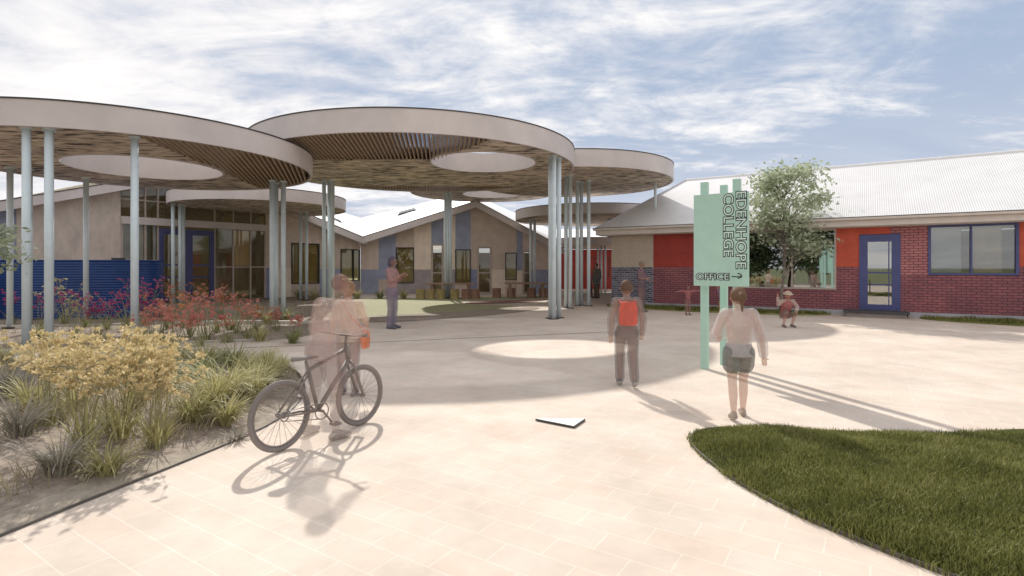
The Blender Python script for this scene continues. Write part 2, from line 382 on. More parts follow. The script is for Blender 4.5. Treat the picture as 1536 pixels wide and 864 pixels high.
EDGE = mat('steel_edging', (.13,.115,.10), .6, .3)
KERB = mat('concrete_kerb', (.58,.55,.48), .85, .12, 3, bump=.2)
ribbon([p for p in edgeA if p[1] < 9.8], .014, -.05, .018, 'bed_edging', EDGE, 'thin dark steel edging along the foreground planting bed', 'edging')
ribbon([(-17,14.7),(-14.3,15.2),(-12,15.7),(-10.4,16),(-8.2,16.25),(-6.2,16.3),(-5.7,16.3)], .16, -.12, .07, 'garden_kerb', KERB, 'pale concrete kerb crossing the garden in front of the blue tank', 'kerb', soil_z)
ribbon(smooth_poly([(-16,9.55),(-9.6,10.35),(-7.3,11.55),(-5.6,12.1)], 2, False), .10, -.1, .035, 'path_kerb', KERB, 'grey concrete kerb curving along the path beside the sunken bed', 'kerb')
a, b = gnd(250,527), gnd(935,497)
ribbon([(a.x,a.y),(a.x*.5+b.x*.5,a.y*.5+b.y*.5),(b.x,b.y)], .03, -.02, .004, 'slot_drain', FRDK, 'thin dark slot drain running across the shaded cream paving', 'drain')

# lawn pieces between canopies (flat sheets)
LAWN = leaf_mat('pale_lawn', [(.21,.22,.11),(.33,.33,.19),(.42,.40,.26)], 2.5, 0, .9)
def sheet(pxs, z, name, m, kind='structure', it=2, th=None):
    pts = [gnd(x,y) for x,y in pxs]; pts = smooth_poly([(p.x,p.y) for p in pts], it)
    bm = bmesh.new(); bm.faces.new([bm.verts.new((x,y,z)) for x,y in pts]); bmesh.ops.triangulate(bm, faces=bm.faces)
    if sum(f.normal.z for f in bm.faces) < 0: bmesh.ops.reverse_faces(bm, faces=bm.faces)
    me = bpy.data.meshes.new(name); bm.to_mesh(me); bm.free(); me.materials.append(m)
    o = bpy.data.objects.new(name, me); C.objects.link(o); tag(o, kind=kind); return o, pts
sheet([(485,452),(560,448),(700,446),(850,444),(800,449),(720,450),(676,455),(740,458),(790,459),(730,465),(640,470),(560,474),(500,479),(470,470)], .008, 'lawn', LAWN)
MULR = mat('red_mulch', (.28,.17,.13), .95, .3, 5, bump=.6)
sheet([(520,479),(600,472),(700,467),(800,460),(815,463),(760,471),(660,479),(560,485)], .012, 'mulch_bed', SOIL)
sheet([(685,456),(720,451.5),(790,450),(830,449),(800,453),(750,456)], .014, 'bark_bed', MULR)

# ---------------------------------------------------------------- grass blades (stuff)
def blades(mb, pts, hmin, hmax, w, lean=.5):
    for (x, y, z) in pts:
        h = random.uniform(hmin, hmax)*(1+.45*math.sin(5.3*x+1.1*math.sin(4*y))*math.sin(4.7*y+x)); a = random.uniform(0, 2*PI); dx, dy = math.cos(a), math.sin(a)
        l = random.uniform(0, lean)*h; b = random.uniform(0, 2*PI); lx, ly = math.cos(b)*l, math.sin(b)*l
        o = len(mb.v)
        mb.v += [(x-dx*w,y-dy*w,z),(x+dx*w,y+dy*w,z),(x+lx*.4+dx*w*.7,y+ly*.4+dy*w*.7,z+h*.6),(x+lx*.4-dx*w*.7,y+ly*.4-dy*w*.7,z+h*.6),(x+lx,y+ly,z+h)]
        mb.f += [(o,o+1,o+2,o+3),(o+3,o+2,o+4)]
GRASS = leaf_mat('lawn_grass', [(.05,.055,.018),(.13,.14,.038),(.24,.25,.075),(.42,.38,.18)], 2.6, .3)
gp = smooth_poly([(1.60,5.02),(1.62,4.35),(1.74,3.75),(1.98,3.25),(2.35,2.7),(2.9,2.0),(6.2,1.6),(8.4,3.2),(7.6,4.9),(5.4,5.45),(4.0,5.15),(3.1,5.30),(2.35,5.45),(1.85,5.4)], 2)
def gz(x, y):
    d = edge_d((x,y), gp); return .005+.10*(1-math.exp(-d/.35))
mb = MB()
N = 70
cx, cy = 4.2, 3.7
for k in range(N+1):
    t = (k/N)
    for (x, y) in gp:
        xx, yy = x+(cx-x)*t, y+(cy-y)*t; mb.v.append((xx, yy, gz(xx,yy) if k else .003))
L = len(gp)
for k in range(N):
    for i in range(L): mb.f.append((k*L+i, k*L+(i+1)%L, (k+1)*L+(i+1)%L, (k+1)*L+i))
pts = []
while len(pts) < 62000:
    x, y = random.uniform(1.5,6.6), random.uniform(1.5,5.5)
    if abs(x) > .97*y+.3: continue
    if not inside((x,y), gp) and (random.random() < .6 or edge_d((x,y), gp) > .03): continue
    if random.random() > min(1, (3.6/max(2.2, math.hypot(x,y)))**1.2): continue
    pts.append((x,y,gz(x,y)-.004))
blades(mb, pts, .028, .062, .0035, .9)
tag(mb.build('lawn_grass', GRASS, fix=False), 'dense green grass on the low mound at the lower right', 'grass', kind='stuff')
ribbon(gp+[gp[0]], .012, -.02, .026, 'lawn_edging', EDGE, 'thin dark steel edging round the near grass mound', 'edging')

# ---------------------------------------------------------------- canopies
def canopy(label, cx, cy, R, zb, zt, hole=None, drum=None, zones=(), sdir=(0,1), cols=(), group='round canopies over the courtyard', nseg=128, plates=True, cr=.075, sp=.125):
    root = thing('round_canopy', label, 'canopy', (cx,cy,0), 0, group)
    th = .07
    # outer fascia band (a thick ring) with a dark drip edge on top
    def ring(r0, r1, z0, z1, c=(0,0), n=nseg):
        mb = MB()
        for r, z in ((r1,z0),(r1,z1),(r0,z1),(r0,z0)):
            for k in range(n): mb.v.append((c[0]+r*math.cos(2*PI*k/n), c[1]+r*math.sin(2*PI*k/n), z))
        for q in range(4):
            for k in range(n): mb.f.append((q*n+k, q*n+(k+1)%n, ((q+1)%4)*n+(k+1)%n, ((q+1)%4)*n+k))
        return mb
    def shade(o):
        bm = bmesh.new(); bm.from_mesh(o.data); bmesh.ops.recalc_face_normals(bm, faces=bm.faces)
        for f in bm.faces: f.smooth = abs(f.normal.z) < .5
        for e in bm.edges:
            if len(e.link_faces) == 2 and e.calc_face_angle(0) > .8: e.smooth = False
        bm.to_mesh(o.data); bm.free()
    shade(ring(R-th, R, zb, zt).build('fascia', FASC, root))
    shade(ring(R-th-.02, R+.018, zt+.002, zt+.03).build('capping', FASCD, root))
    # annulus, split by the slat zones
    hc, hr = ((hole[0]-cx, hole[1]-cy), hole[2]) if hole else ((0,0), .02)
    def annulus(z):
        bm = bmesh.new(); rows = []
        for j in range(2):
            rows.append([bm.verts.new(((hc[0]+hr*math.cos(2*PI*k/nseg))*(1-j)+j*(R-th-.004)*math.cos(2*PI*k/nseg),
                                       (hc[1]+hr*math.sin(2*PI*k/nseg))*(1-j)+j*(R-th-.004)*math.sin(2*PI*k/nseg), z)) for k in range(nseg)])
        for k in range(nseg): bm.faces.new((rows[0][k], rows[0][(k+1)%nseg], rows[1][(k+1)%nseg], rows[1][k]))
        return bm
    def cut(bm, p, n, keep_pos):
        b2 = bm.copy()
        bmesh.ops.bisect_plane(b2, geom=b2.verts[:]+b2.edges[:]+b2.faces[:], plane_co=(p[0]-cx,p[1]-cy,0), plane_no=(n[0],n[1],0), clear_outer=not keep_pos, clear_inner=keep_pos)
        return b2
    def split(z):
        solid = [annulus(z)]; open_ = []
        for zone in zones:
            new = []
            for pc in solid:
                cur = pc
                for (p, n) in zone:
                    new.append(cut(cur, p, n, False)); cur = cut(cur, p, n, True)
                open_.append(cur)
            solid = new
        return solid, open_
    def emit(bms, name, m, th_=0):
        mb = MB()
        for b in bms:
            b.verts.ensure_lookup_table(); b.verts.index_update()
            mb.add([v.co.copy() for v in b.verts], [tuple(v.index for v in f.verts) for f in b.faces])
        o = mb.build(name, m, root)
        if th_:
            s = o.modifiers.new('thick', 'SOLIDIFY'); s.thickness = th_; s.offset = 0
        return o
    solid, open_ = split(zb+.05)
    emit(solid, 'soffit', SOFF, .04)
    solid2, open2 = split(zt-.16)
    emit(solid2, 'roof_deck', ROOFP, .05)
    for o2 in open2: emit([o2], 'translucent_roof', TINT)
    if hole: shade(ring(hr-.002, hr+.05, zb-.01, drum or zt+.08, hc).build('skylight_drum', FASC, root))
    # slats in the open zones
    for zone_ in zones:
        d = Vector(sdir).normalized(); nr = Vector((d.y,-d.x)); mb = MB()
        k = -int(R/sp)
        while k*sp < R:
            off = k*sp; k += 1
            if abs(off) > R-th-.1: continue
            half = math.sqrt((R-th-.01)**2-off*off)
            for zone in [zone_]:
                lo, hi = -half, half
                for (p, n) in zone:          # keep n.(x-p) > 0
                    q = Vector((p[0]-cx,p[1]-cy)); nv = Vector(n); a = nv.dot(d); c = nv.dot(nr*off-q)
                    if abs(a) < 1e-6:
                        if c < 0: lo, hi = 1, 0
                    elif a > 0: lo = max(lo, -c/a)
                    else: hi = min(hi, -c/a)
                if hi-lo < .15: continue
                A = nr*off+d*lo; B = nr*off+d*hi; w = nr*.02
                z0, z1 = zb+.02, zb+.24
                mb.add([(A.x-w.x,A.y-w.y,z0),(A.x+w.x,A.y+w.y,z0),(B.x+w.x,B.y+w.y,z0),(B.x-w.x,B.y-w.y,z0),
                        (A.x-w.x,A.y-w.y,z1),(A.x+w.x,A.y+w.y,z1),(B.x+w.x,B.y+w.y,z1),(B.x-w.x,B.y-w.y,z1)],
                       [(0,1,2,3),(7,6,5,4),(0,4,5,1),(1,5,6,2),(2,6,7,3),(3,7,4,0)])
        mb.build('slats', SLAT, root, fix=True)
    for c in cols:
        x, y = c[0]-cx, c[1]-cy; z0 = c[2] if len(c) > 2 else 0
        r = math.hypot(x,y)
        if r > R-.25: x, y = x*(R-.25)/r, y*(R-.25)/r
        o = MB().tube([(x,y,z0),(x,y,zb+.03)], cr, 20).build('column', STEEL, root)
        o.data.polygons.foreach_set('use_smooth', [len(p.vertices) == 4 for p in o.data.polygons])
        if plates:
            MB().tube([(x,y,z0-.02),(x,y,z0+.02)], .17, 20).build('base_plate', BASEP, o)
            MB().tube([(x,y,zb-.012),(x,y,zb+.028)], .11, 16).build('cap_plate', STEEL, o)
    return root
def colp(px, Y, z=0): return (atY(px,Y), Y, z)
C1c, C2c = (-10.33,15.17), (-3.4,19.66)
canopy('large round canopy at far left over the garden with diagonal slats', *C1c, 4.51, 4.39, 4.92, (-10.25,15.33,1.89), 5.25,
       zones=[[((-8.0,11.5),(1,.12))]], sdir=(-.32,1),
       cols=[colp(35,10.87,-.06),colp(68,10.91,-.06),colp(74,11.15,-.06),colp(202,11.73,-.06),colp(15,15.25,-.06),colp(44,15.50,-.06),colp(129,17.06,-.06),colp(408,17.55,-.06),colp(414,18.04,-.06),colp(425,17.71,-.06)])
canopy('large central round canopy with slatted front edge and open skylight', *C2c, 5.6, 5.1, 5.72, (-.95,18.2,1.72), 5.78,
       zones=[[((0,17.9),(0,-1)), ((-2.55,17.9),(-.82,-.57))], [((0,23.6),(0,1))]], sdir=(-.13,1),
       cols=[colp(486,22.0), colp(494,22.3), colp(499,21.9), colp(826,17.4), colp(833,17.1), colp(841,17.5)])
canopy('round canopy resting a short post on the white brick building roof', 2.64, 23.9, 4.25, 5.25, 5.88, None, None,
       cols=[colp(849,21.9), colp(855.5,21.7), colp(866,23.2), colp(872,23.4), colp(883,23.0)])
canopy('round canopy behind the central one, small skylight near its far edge', -1.5, 29.3, 3.9, 5.6, 6.2, (-1.1,29.6,1.55), 6.35,
       cols=[colp(668,28.6), colp(676,28.8), colp(672,29.4)])
canopy('lower round canopy half hidden behind the hipped roof of brick building', 4.5, 31.2, 4.3, 4.3, 4.8, None, None,
       cols=[colp(796,30.6), colp(802,30.9)])
canopy('low round canopy in front of the timber and glass entrance', -12.1, 26.4, 3.9, 4.45, 4.97, None, None, sdir=(-.4,1),
       cols=[colp(259.5,24.4,-.05), colp(270,24.6,-.05), colp(275,25.0,-.05), colp(451,28.2,-.03), colp(460,28.0,-.03)])
canopy('small far canopy over the walkway beside the red wall', 5.6, 36.2, 3.2, 2.95, 3.45, None, None,
       cols=[colp(897,33.6), colp(902,33.8), colp(908,33.5)], nseg=64, plates=False, cr=.06)
# short post standing on the roof belongs to the roof-top canopy
p = colp(983,23.2)
rt = [o for o in bpy.data.objects if o.name.startswith('round_canopy') and 'short post' in o['label']][0]
MB().tube([(p[0]-2.64,p[1]-23.9,4.1),(p[0]-2.64,p[1]-23.9,5.27)], .06, 16).build('column', STEEL, rt, smooth=True)

# ---------------------------------------------------------------- buildings
GL_R = glass_mat('glass_reflective', (.30,.33,.33), .38)
GL_O = glass_mat('glass_olive', (.88,.84,.72), .03, ior=1.4)
GL_D = glass_mat('glass_dark', (.80,.78,.72), .03, ior=1.4)
GL_P = glass_mat('glass_pale', (.75,.72,.64), .26, ior=1.7)
INT  = mat('interior_olive', (.52,.46,.34), .9, .2, 1)
INTD = mat('interior_dark', (.10,.095,.085), .9, .2, 1)
RED  = mat('wall_red', (.33,.045,.033), .7, .18, 2, bump=.15)
REDO = mat('wall_red_orange', (.52,.09,.05), .7, .18, 2, bump=.15)
BCREAM = brick_mat('brick_cream', (.55,.46,.36), (.52,.44,.35), (.44,.37,.30), var=.15, bump=.4)
BGREY  = brick_mat('brick_grey', (.20,.20,.26), (.04,.04,.055), (.34,.33,.37), var=.25, bump=.5)
BPURP  = brick_mat('brick_plum', (.34,.125,.145), (.25,.10,.125), (.11,.055,.065), var=.3, bump=.6, tint=((.75,.7,.75),(1.25,1.1,1.0)), scol=1.2)
BPINK  = brick_mat('brick_pink', (.50,.20,.19), (.44,.16,.17), (.15,.06,.075), var=.2, bump=.6)
def window(root, x0, x1, z0, z1, m, fm, mull=(), trans=(), fw=.05, rec=.08, pane='pane', name='window', blind_or_backing=None):
    """frame proud of the wall, pane set back: window > pane"""
    f = MB()
    f.box(x0-fw*.2,x0+fw,-.03,rec+.02,z0,z1).box(x1-fw,x1+fw*.2,-.03,rec+.02,z0,z1)
    f.box(x0+fw,x1-fw,-.028,rec+.02,z0,z0+fw).box(x0+fw,x1-fw,-.028,rec+.02,z1-fw,z1)
    for q in mull: f.box(q-fw*.4,q+fw*.4,-.02,rec+.018,z0+fw,z1-fw)
    for q in trans: f.box(x0+fw,x1-fw,-.016,rec+.016,q-fw*.35,q+fw*.35)
    o = f.build(name, fm, root)
    MB().box(x0+fw*.5,x1-fw*.5,rec,rec+.012,z0+fw*.5,z1-fw*.5).build(pane, m, o)
    if blind_or_backing: MB().box(x0+fw,x1-fw,rec+.05,rec+.06,z0+fw+.1,z1-fw*.6).build('blind_or_backing', blind_or_backing, o)  # added panel close behind the glass, catches outdoor light
    return o
BACKO = mat('backing_olive', (.50,.44,.27), .85, .2, 1.5)  # olive of the panels added to brighten panes with dark rooms behind
# ---- brick office building on the right
RB = thing('brick_office_building', 'long brick office building with red panels and white hipped roof', 'building', (4.26,23.4,0), math.atan2(-.546,.838))
RL, RD = 21.0, 8.2
def sR(px): x = (px-768)/F; return (x*23.4-4.26)/(.838+.546*x)
w1, w2 = 5.15, sR(1254); d1, d2 = sR(1289), sR(1351); v1, v2 = sR(1393), sR(1528); sG = sR(980)
Z0, ZM, ZT = .17, 1.64, 2.96
T = .22
MB().box(0,sG,0,T,ZM,ZT).build('cream_brick_wall', BCREAM, RB)
MB().box(0,sG,0,T,Z0,ZM).build('grey_brick_wall', BGREY, RB)
MB().box(sG,w1,0,T,ZM,ZT).build('red_panel', RED, RB)
MB().box(sG,w1,0,T,Z0,ZM).box(w1,w2,0,T,Z0,.84).box(w2,d1,0,T,Z0,ZM).build('plum_brick_wall', BPURP, RB)
m = MB().box(d2,v1,0,T,Z0,1.37).box(v1,v2,0,T,Z0,1.37).box(v2,RL,0,T,Z0,1.64)
m.build('plum_brick_wall', BPURP, RB)
MB().box(w2,d1,0,T,ZM,ZT).box(d1,9.81,0,T,2.73,ZT).build('red_panel', REDO, RB)
MB().box(9.81,d2,0,T,2.73,ZT).box(d2,v1,0,T,1.37,ZT).build('pink_brick_wall', BPINK, RB)
MB().box(v2,v2+2.6,0,T,1.64,ZT).build('red_panel', REDO, RB)
MB().box(v2+2.6,RL,0,T,1.64,ZT).box(0,T,T,RD,Z0,ZT).box(RL-T,RL,T,RD,Z0,ZT).box(T,RL-T,RD-T,RD,Z0,ZT).build('rear_wall', BPINK, RB)
MB().box(-.02,d1-.35,-.035,T,0,Z0-.003).box(d2+.20,RL,-.035,T,0,Z0-.003).build('plinth', PLINTH, RB)
MB().box(T,RL-T,T,RD-T,.16,.2).box(T,RL-T,1.7,1.8,.2,ZT-.1).box(T,RL-T,T,1.7,ZT-.08,ZT-.02).build('interior', INT, RB)
window(RB, w1, w2, .85, ZT-.002, GL_R, FRAME, mull=(sR(1188),), fw=.055)
window(RB, v1, v2, 1.38, ZT-.002, glass_mat('glass_office', (.85,.84,.8), .10, ior=1.5), BLUEF, mull=(sR(1457),), fw=.06)
# blind in the right-hand window
MB().box(v1+.08,v1+.82,.12,.135,1.46,2.85).build('blind_or_backing', mat('blind_blue_grey', (.40,.48,.56), .8, .08), RB)
MB().box(v1+1.12,v1+1.78,.125,.14,1.46,2.85).build('blind_or_backing', mat('backing_tan', (.44,.39,.30), .8, .14), RB)  # right half: added panel catching daylight in place of the dark interior
dr = MB().box(d1,d1+.24,-.03,.12,.2,2.72).box(d2-.24,d2,-.03,.12,.2,2.72).box(d1+.24,d2-.24,-.03,.12,2.48,2.72).box(d1+.24,d2-.24,-.03,.12,.2,.38)
dro = dr.build('door', BLUEF, RB)
MB().box(d1+.24,d2-.24,-.015,.06,1.42,1.47).box(d1+.24,d2-.24,-.015,.06,1.02,1.07).box(d2-.33,d2-.30,-.012,.05,.38,2.48).build('door_rail', BLUEF, dro)
MB().box(d1+.235,d2-.235,.062,.07,.375,2.485).build('pane', GL_P, dro)
MB().tube([(d1+.30,-.07,.75),(d1+.30,-.09,1.15),(d1+.27,-.03,1.2)], .016, 8).build('handle', FRDK, dro)
# chair seen through the door glass
ch = thing('office_chair', 'dark office chair seen through the glass of the blue office door', 'chair', RB.matrix_basis@Vector((9.72,1.3,.2)), math.atan2(-.546,.838))
MB().box(-.24,.24,-.22,.22,.45,.52).build('seat', INTD, ch, bevel=.02)
MB().box(.2,.27,-.21,.21,.58,1.08).build('backrest', INTD, ch, bevel=.02)
MB().tube([(0,0,.06),(0,0,.45)], .03, 10).build('stem', INTD, ch)
m = MB()
for k in range(5): m.tube([(0,0,.09),(.27*math.cos(k*1.256),.27*math.sin(k*1.256),.04)], .02, 8)
m.build('base', INTD, ch)
step = MB().box(8.52,10.30,-.95,-.04,.14,.2)
so_ = thing('door_step', 'grey landing slab in front of the blue office door', 'step', (4.26,23.4,0), math.atan2(-.546,.838))
step.build('slab', mat('landing_grey', (.09,.085,.09), .95, .2, 4, bump=.2, spec=.05), so_, bevel=.008)
MB().box(8.6,10.22,-.88,-.05,0,.138).build('riser', mat('riser_taupe', (.30,.26,.24), .9), so_)
# roof: hip at the left end, ridge parallel to the wall
e = .5; zE = 3.28; zR = 5.72; a_, b_ = 2.25, 4.55
A = (-e,-e,zE); B = (RL+e,-e,zE); Cc = (RL+e,RD+e,zE); D = (-e,RD+e,zE); R1 = (a_-e+.3,b_-e,zR); R2 = (RL+e-.2,b_-e,zR)
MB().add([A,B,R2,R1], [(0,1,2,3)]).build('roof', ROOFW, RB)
MB().add([D,A,R1], [(0,1,2)]).add([Cc,D,R1,R2], [(0,1,2,3)]).add([B,Cc,R2], [(0,1,2)]).build('hip_roof', mat('hip_shade_grey', (.46,.45,.49), .5, .08, 1), RB)  # canopy shadow on the white hip is put into this grey
g = MB().box(-e,RL+e,-e-.02,-e+.10,2.99,3.18).box(-e-.02,-e+.10,-e+.10,RD+e,2.992,3.178)
g.build('fascia', GUTT, RB)
MB().box(-e-.1,RL+e,-e-.13,-e+.02,3.182,3.275).box(-e-.13,-e+.02,-e+.022,RD+e,3.182,3.275).build('gutter', GUTT, RB, bevel=.02)
MB().box(-e-.11,RL+e,-e-.142,-e-.02,3.277,3.292).build('gutter_lip', FRDK, RB)
MB().box(-e+.1,RL+e,-e+.1,0,2.962,2.985).build('eave_soffit', GUTT, RB)
MB().tube([R1,R2], .06, 8).build('ridge_cap', ROOFP, RB); MB().tube([A,R1], .045, 8).build('hip_cap', mat('hip_shade_grey', (0,0,0)), RB)
# lawn strips along its foot (short grass on low soil)
def local(root, x, y, z=0): return Matrix.Rotation(root.rotation_euler.z, 3, 'Z')@Vector((x,y,z))+root.location
def strip(poly, name, label, n):
    w = [local(RB,x,y) for x,y in poly]; w = smooth_poly([(p.x,p.y) for p in w], 2)
    mb = MB(); 
    if sum(w[i-1][0]*w[i][1]-w[i][0]*w[i-1][1] for i in range(len(w))) < 0: w = w[::-1]
    mb.prism(w, .002, .045)
    xs = [p[0] for p in w]; ys = [p[1] for p in w]; pts = []
    while len(pts) < n:
        x, y = random.uniform(min(xs),max(xs)), random.uniform(min(ys),max(ys))
        if inside((x,y), w): pts.append((x,y,.04))
    blades(mb, pts, .05, .11, .008, .7)
    tag(mb.build(name, GRASS), label, 'grass', kind='stuff')
strip([(-.2,-.05),(.2,-1.0),(2,-1.55),(4.5,-1.7),(6.5,-1.5),(7.9,-.9),(8.3,-.05)], 'grass_strip', 'dark shaded grass strip at the foot of the plum brick wall', 9000)
strip([(10.5,-.06),(10.7,-.9),(12,-1.6),(15,-2.2),(20,-2.4),(20,-.06)], 'grass_strip', 'grass strip right of the blue office door step', 9000)

# ---- generic facade helpers for the two gabled classroom wings
def facade(O, U):
    ang = math.atan2(U[1], U[0])
    def s(px): x = (px-768)/F; return (x*O[1]-O[0])/(U[0]-x*U[1])
    def z(px, py): return H-(py-HOR)*(O[1]+U[1]*s(px))/F
    return ang, s, z
PB = mat('panel_blue', (.33,.36,.48), .75, .16, 2, bump=.1)
PBL = mat('panel_blue_deep', (.25,.27,.41), .75, .2, 2, bump=.1)
PT = mat('panel_tan', (.58,.48,.40), .75, .14, 2, bump=.12)
PC = mat('panel_cream', (.80,.68,.56), .75, .12, 2, bump=.1)
PK = mat('panel_pinkish', (.68,.56,.48), .75, .14, 2, bump=.1)
PG = mat('panel_grey', (.38,.34,.345), .8, .16, 2, bump=.1)
PERF = mat('panel_weathered', (.62,.53,.465), .8, .22, 1.6, bump=.35, bscale=30, stretch=(1,1,.5))

def roof_quads(parent, quads, th, fascia):
    m = MB()
    for q in quads: m.slab(q, th)
    return m.build('roof', ROOFP, parent)
# central gabled wing
cO, cU = (-9.3,33.6), (1.0,0.0)
cA, cs, cz = facade(cO, cU)
CW = thing('gabled_classroom_wing', 'central classroom wing with blue and tan panels under a white folded roof', 'building', (cO[0],cO[1],0), 0)
sPk = 7.15; sEnd = 12.05; zV, zP, zN = 3.02, 5.30, 2.62
def ct(s): return zV+(zP-zV)*s/sPk if s < sPk else zP+(zN-zP)*(s-sPk)/(sEnd-sPk)
def cpanel(x0, x1, z0, z1, m, name='wall_panel', y=0):
    """one cladding panel; z1 None = up to the raking roof"""
    if x1 > sPk > x0 and z1 is None:
        pts = [(x0,z0),(x1,z0),(x1,ct(x1)),(sPk,zP),(x0,ct(x0))]
    elif z1 is None: pts = [(x0,z0),(x1,z0),(x1,ct(x1)),(x0,ct(x0))]
    else: pts = [(x0,z0),(x1,z0),(x1,z1),(x0,z1)]
    return MB().elev(pts, y, y+.18).build(name, m, CW)
zS = 1.5
def S(px): return cs(px)
cpanel(0,S(568),zS,None,PK); cpanel(0,S(568),0,zS,PB)
cpanel(S(568),S(594),.9,None,PB); cpanel(S(568),S(594),0,.9,PT)
zw1, zw0 = cz(600,371), cz(600,425)
cpanel(S(594),S(621),zw1,None,PT); cpanel(S(594),S(621),0,zw0,PG)
cpanel(S(621),S(647),zS,None,PC); cpanel(S(621),S(647),0,zS,PG)
zd = cz(656,366)
cpanel(S(647),S(665),zd,None,PB)
cpanel(S(665),S(683),zS,None,PC); cpanel(S(665),S(683),0,zS,PG)
zx1, zx0 = cz(695,374), cz(695,425)
cpanel(S(683),S(706),zx1,None,PB); cpanel(S(683),S(706),0,zx0,PT)
cpanel(S(706),S(716),zS,None,PT); cpanel(S(706),S(716),0,zS,PBL)
ze = cz(726,370)
cpanel(S(716),S(737),ze,None,PT)
cpanel(S(737),S(758),zS,None,PT); cpanel(S(737),S(758),0,zS,PC)
zy1, zy0 = cz(766,379), cz(766,420)
cpanel(S(758),S(775),zy1,None,PT); cpanel(S(758),S(775),0,zy0,PT)
cpanel(S(775),S(784),zS-.05,None,PB); cpanel(S(775),S(784),0,zS-.05,PC)
zf = cz(790,376)
cpanel(S(784),S(797),zf,None,PK)
cpanel(S(797),sEnd,zS,None,PK); cpanel(S(797),sEnd,0,zS,PB)
for x0, x1, z0, z1 in ((594,621,zw0,zw1),(683,706,zx0,zx1),(758,775,zy0,zy1)):
    window(CW, S(x0), S(x1), z0, z1, GL_O, FRDK, fw=.05, blind_or_backing=BACKO)
for x0, x1, zt_ in ((647,665,zd),(716,737,ze),(784,797,zf)):
    w = window(CW, S(x0), S(x1), .02, zt_, GL_D, FRAME, trans=(1.3,), fw=.10, name='door')
    MB().box(S(x1)-.16,S(x1)-.13,-.07,-.03,.95,1.25).build('handle', FRDK, w)
MB().box(.2,sEnd-.2,2.5,2.6,0,2.6).box(.2,sEnd-.2,.2,2.5,-.05,.01).build('interior', INT, CW)
# long right-hand return wall so the wing has depth
MB().box(sEnd-.18,sEnd,.18,9,0,2.6).build('side_wall', PT, CW)
vB = Vector((-11.74,42.6,5.5))-Vector((cO[0],cO[1],0)); fo = .62
pF = Vector((sPk,-fo,zP+.36)); vF = Vector((0,-fo,zV+.36)); nF = Vector((sEnd+.35,-fo,zN+.2)); pBk = Vector((sPk-1.2,9,7.5)); nB = Vector((sEnd+.35,9,4.6))
roof_quads(CW, [(vF,pF,pBk,vB),(pF,nF,nB,pBk)], .1, None)
def rake(parent, a, b, h=.40, th=.08, name='fascia'):
    a = Vector(a); b = Vector(b); t = (b-a); nrm = Vector((t.y,-t.x,0)).normalized()*th
    dn = Vector((0,0,h)); k = Vector((0,0,.02))
    MB().add([a+nrm-dn,b+nrm-dn,b+nrm-k,a+nrm-k,a-dn,b-dn,b-k,a-k], [(0,1,2,3),(7,6,5,4),(0,4,5,1),(1,5,6,2),(2,6,7,3),(3,7,4,0)]).build(name, FASC, parent, fix=True)
    MB().add([a+nrm*1.3-k*.9,b+nrm*1.3-k*.9,b+nrm*1.3+k,a+nrm*1.3+k,a-nrm*.2-k*.9,b-nrm*.2-k*.9,b-nrm*.2+k,a-nrm*.2+k], [(0,1,2,3),(7,6,5,4),(0,4,5,1),(1,5,6,2),(2,6,7,3),(3,7,4,0)]).build('capping', FASCD, parent, fix=True)
rake(CW, vF, pF); rake(CW, pF, nF)
# lining boards under the overhang
MB().add([(0,-fo+.02,zV-.015),(sPk,-fo+.02,zP-.015),(sPk,.01,zP-.015),(0,.01,zV-.015)], [(3,2,1,0)]).add([(sPk,-fo+.02,zP-.015),(sEnd,-fo+.02,zN-.015),(sEnd,.01,zN-.015),(sPk,.01,zP-.015)], [(3,2,1,0)]).build('eave_soffit', FASC, CW)
def bil(q, u, v): return q[0]*(1-u)*(1-v)+q[1]*u*(1-v)+q[2]*u*v+q[3]*(1-u)*v
def skylight(parent, q, u0, u1, v0, v1):
    up = Vector((0,0,.16)); p = [bil(q,u,v) for u,v in ((u0,v0),(u1,v0),(u1,v1),(u0,v1))]
    MB().add(p+[x+up for x in p], [(0,3,2,1),(4,5,6,7)]+[(i,(i+1)%4,(i+1)%4+4,i+4) for i in range(4)]).build('skylight', FRDK, parent, fix=True)
    pp = [bil(p,u,v)+up*1.04 for u,v in ((.06,.08),(.94,.08),(.94,.92),(.06,.92))]
    MB().add(pp, [(0,1,2,3)]).build('skylight_glass', GL_D, parent)
skylight(CW, (vF,pF,pBk,vB), .34, .50, .52, .66)

# left gabled wing with the glazed entrance
lO, lU = (-21.33,19.03), (.637,.771)
lA, ls, lz = facade(lO, lU)
LW = thing('glazed_entry_wing', 'left wing with glazed entrance, blue door frames and tan gable', 'building', (lO[0],lO[1],0), lA)
lEnd, lPk = 18.88, 9.45; lz0, lzp, lzv = 2.95, 5.95, 3.0
def lt(s): return lz0+(lzp-lz0)*s/lPk if s < lPk else lzp+(lzv-lzp)*(s-lPk)/(lEnd-lPk)
def lpanel(x0, x1, z0, z1, m, name='wall_panel', y=0):
    if z1 is None:
        pts = [(x0,z0),(x1,z0),(x1,lt(x1)),(x0,lt(x0))]
        if x0 < lPk < x1: pts.insert(3, (lPk,lzp))
    else: pts = [(x0,z0),(x1,z0),(x1,z1),(x0,z1)]
    return MB().elev(pts, y, y+.2).build(name, m, LW)
sc0, sc1 = ls(181), ls(399)
xs0 = [0, ls(24), ls(75), ls(128), sc0]
for i in range(4): lpanel(xs0[i]+(.012 if i else 0), xs0[i+1], 0, None, PERF if i else PB)
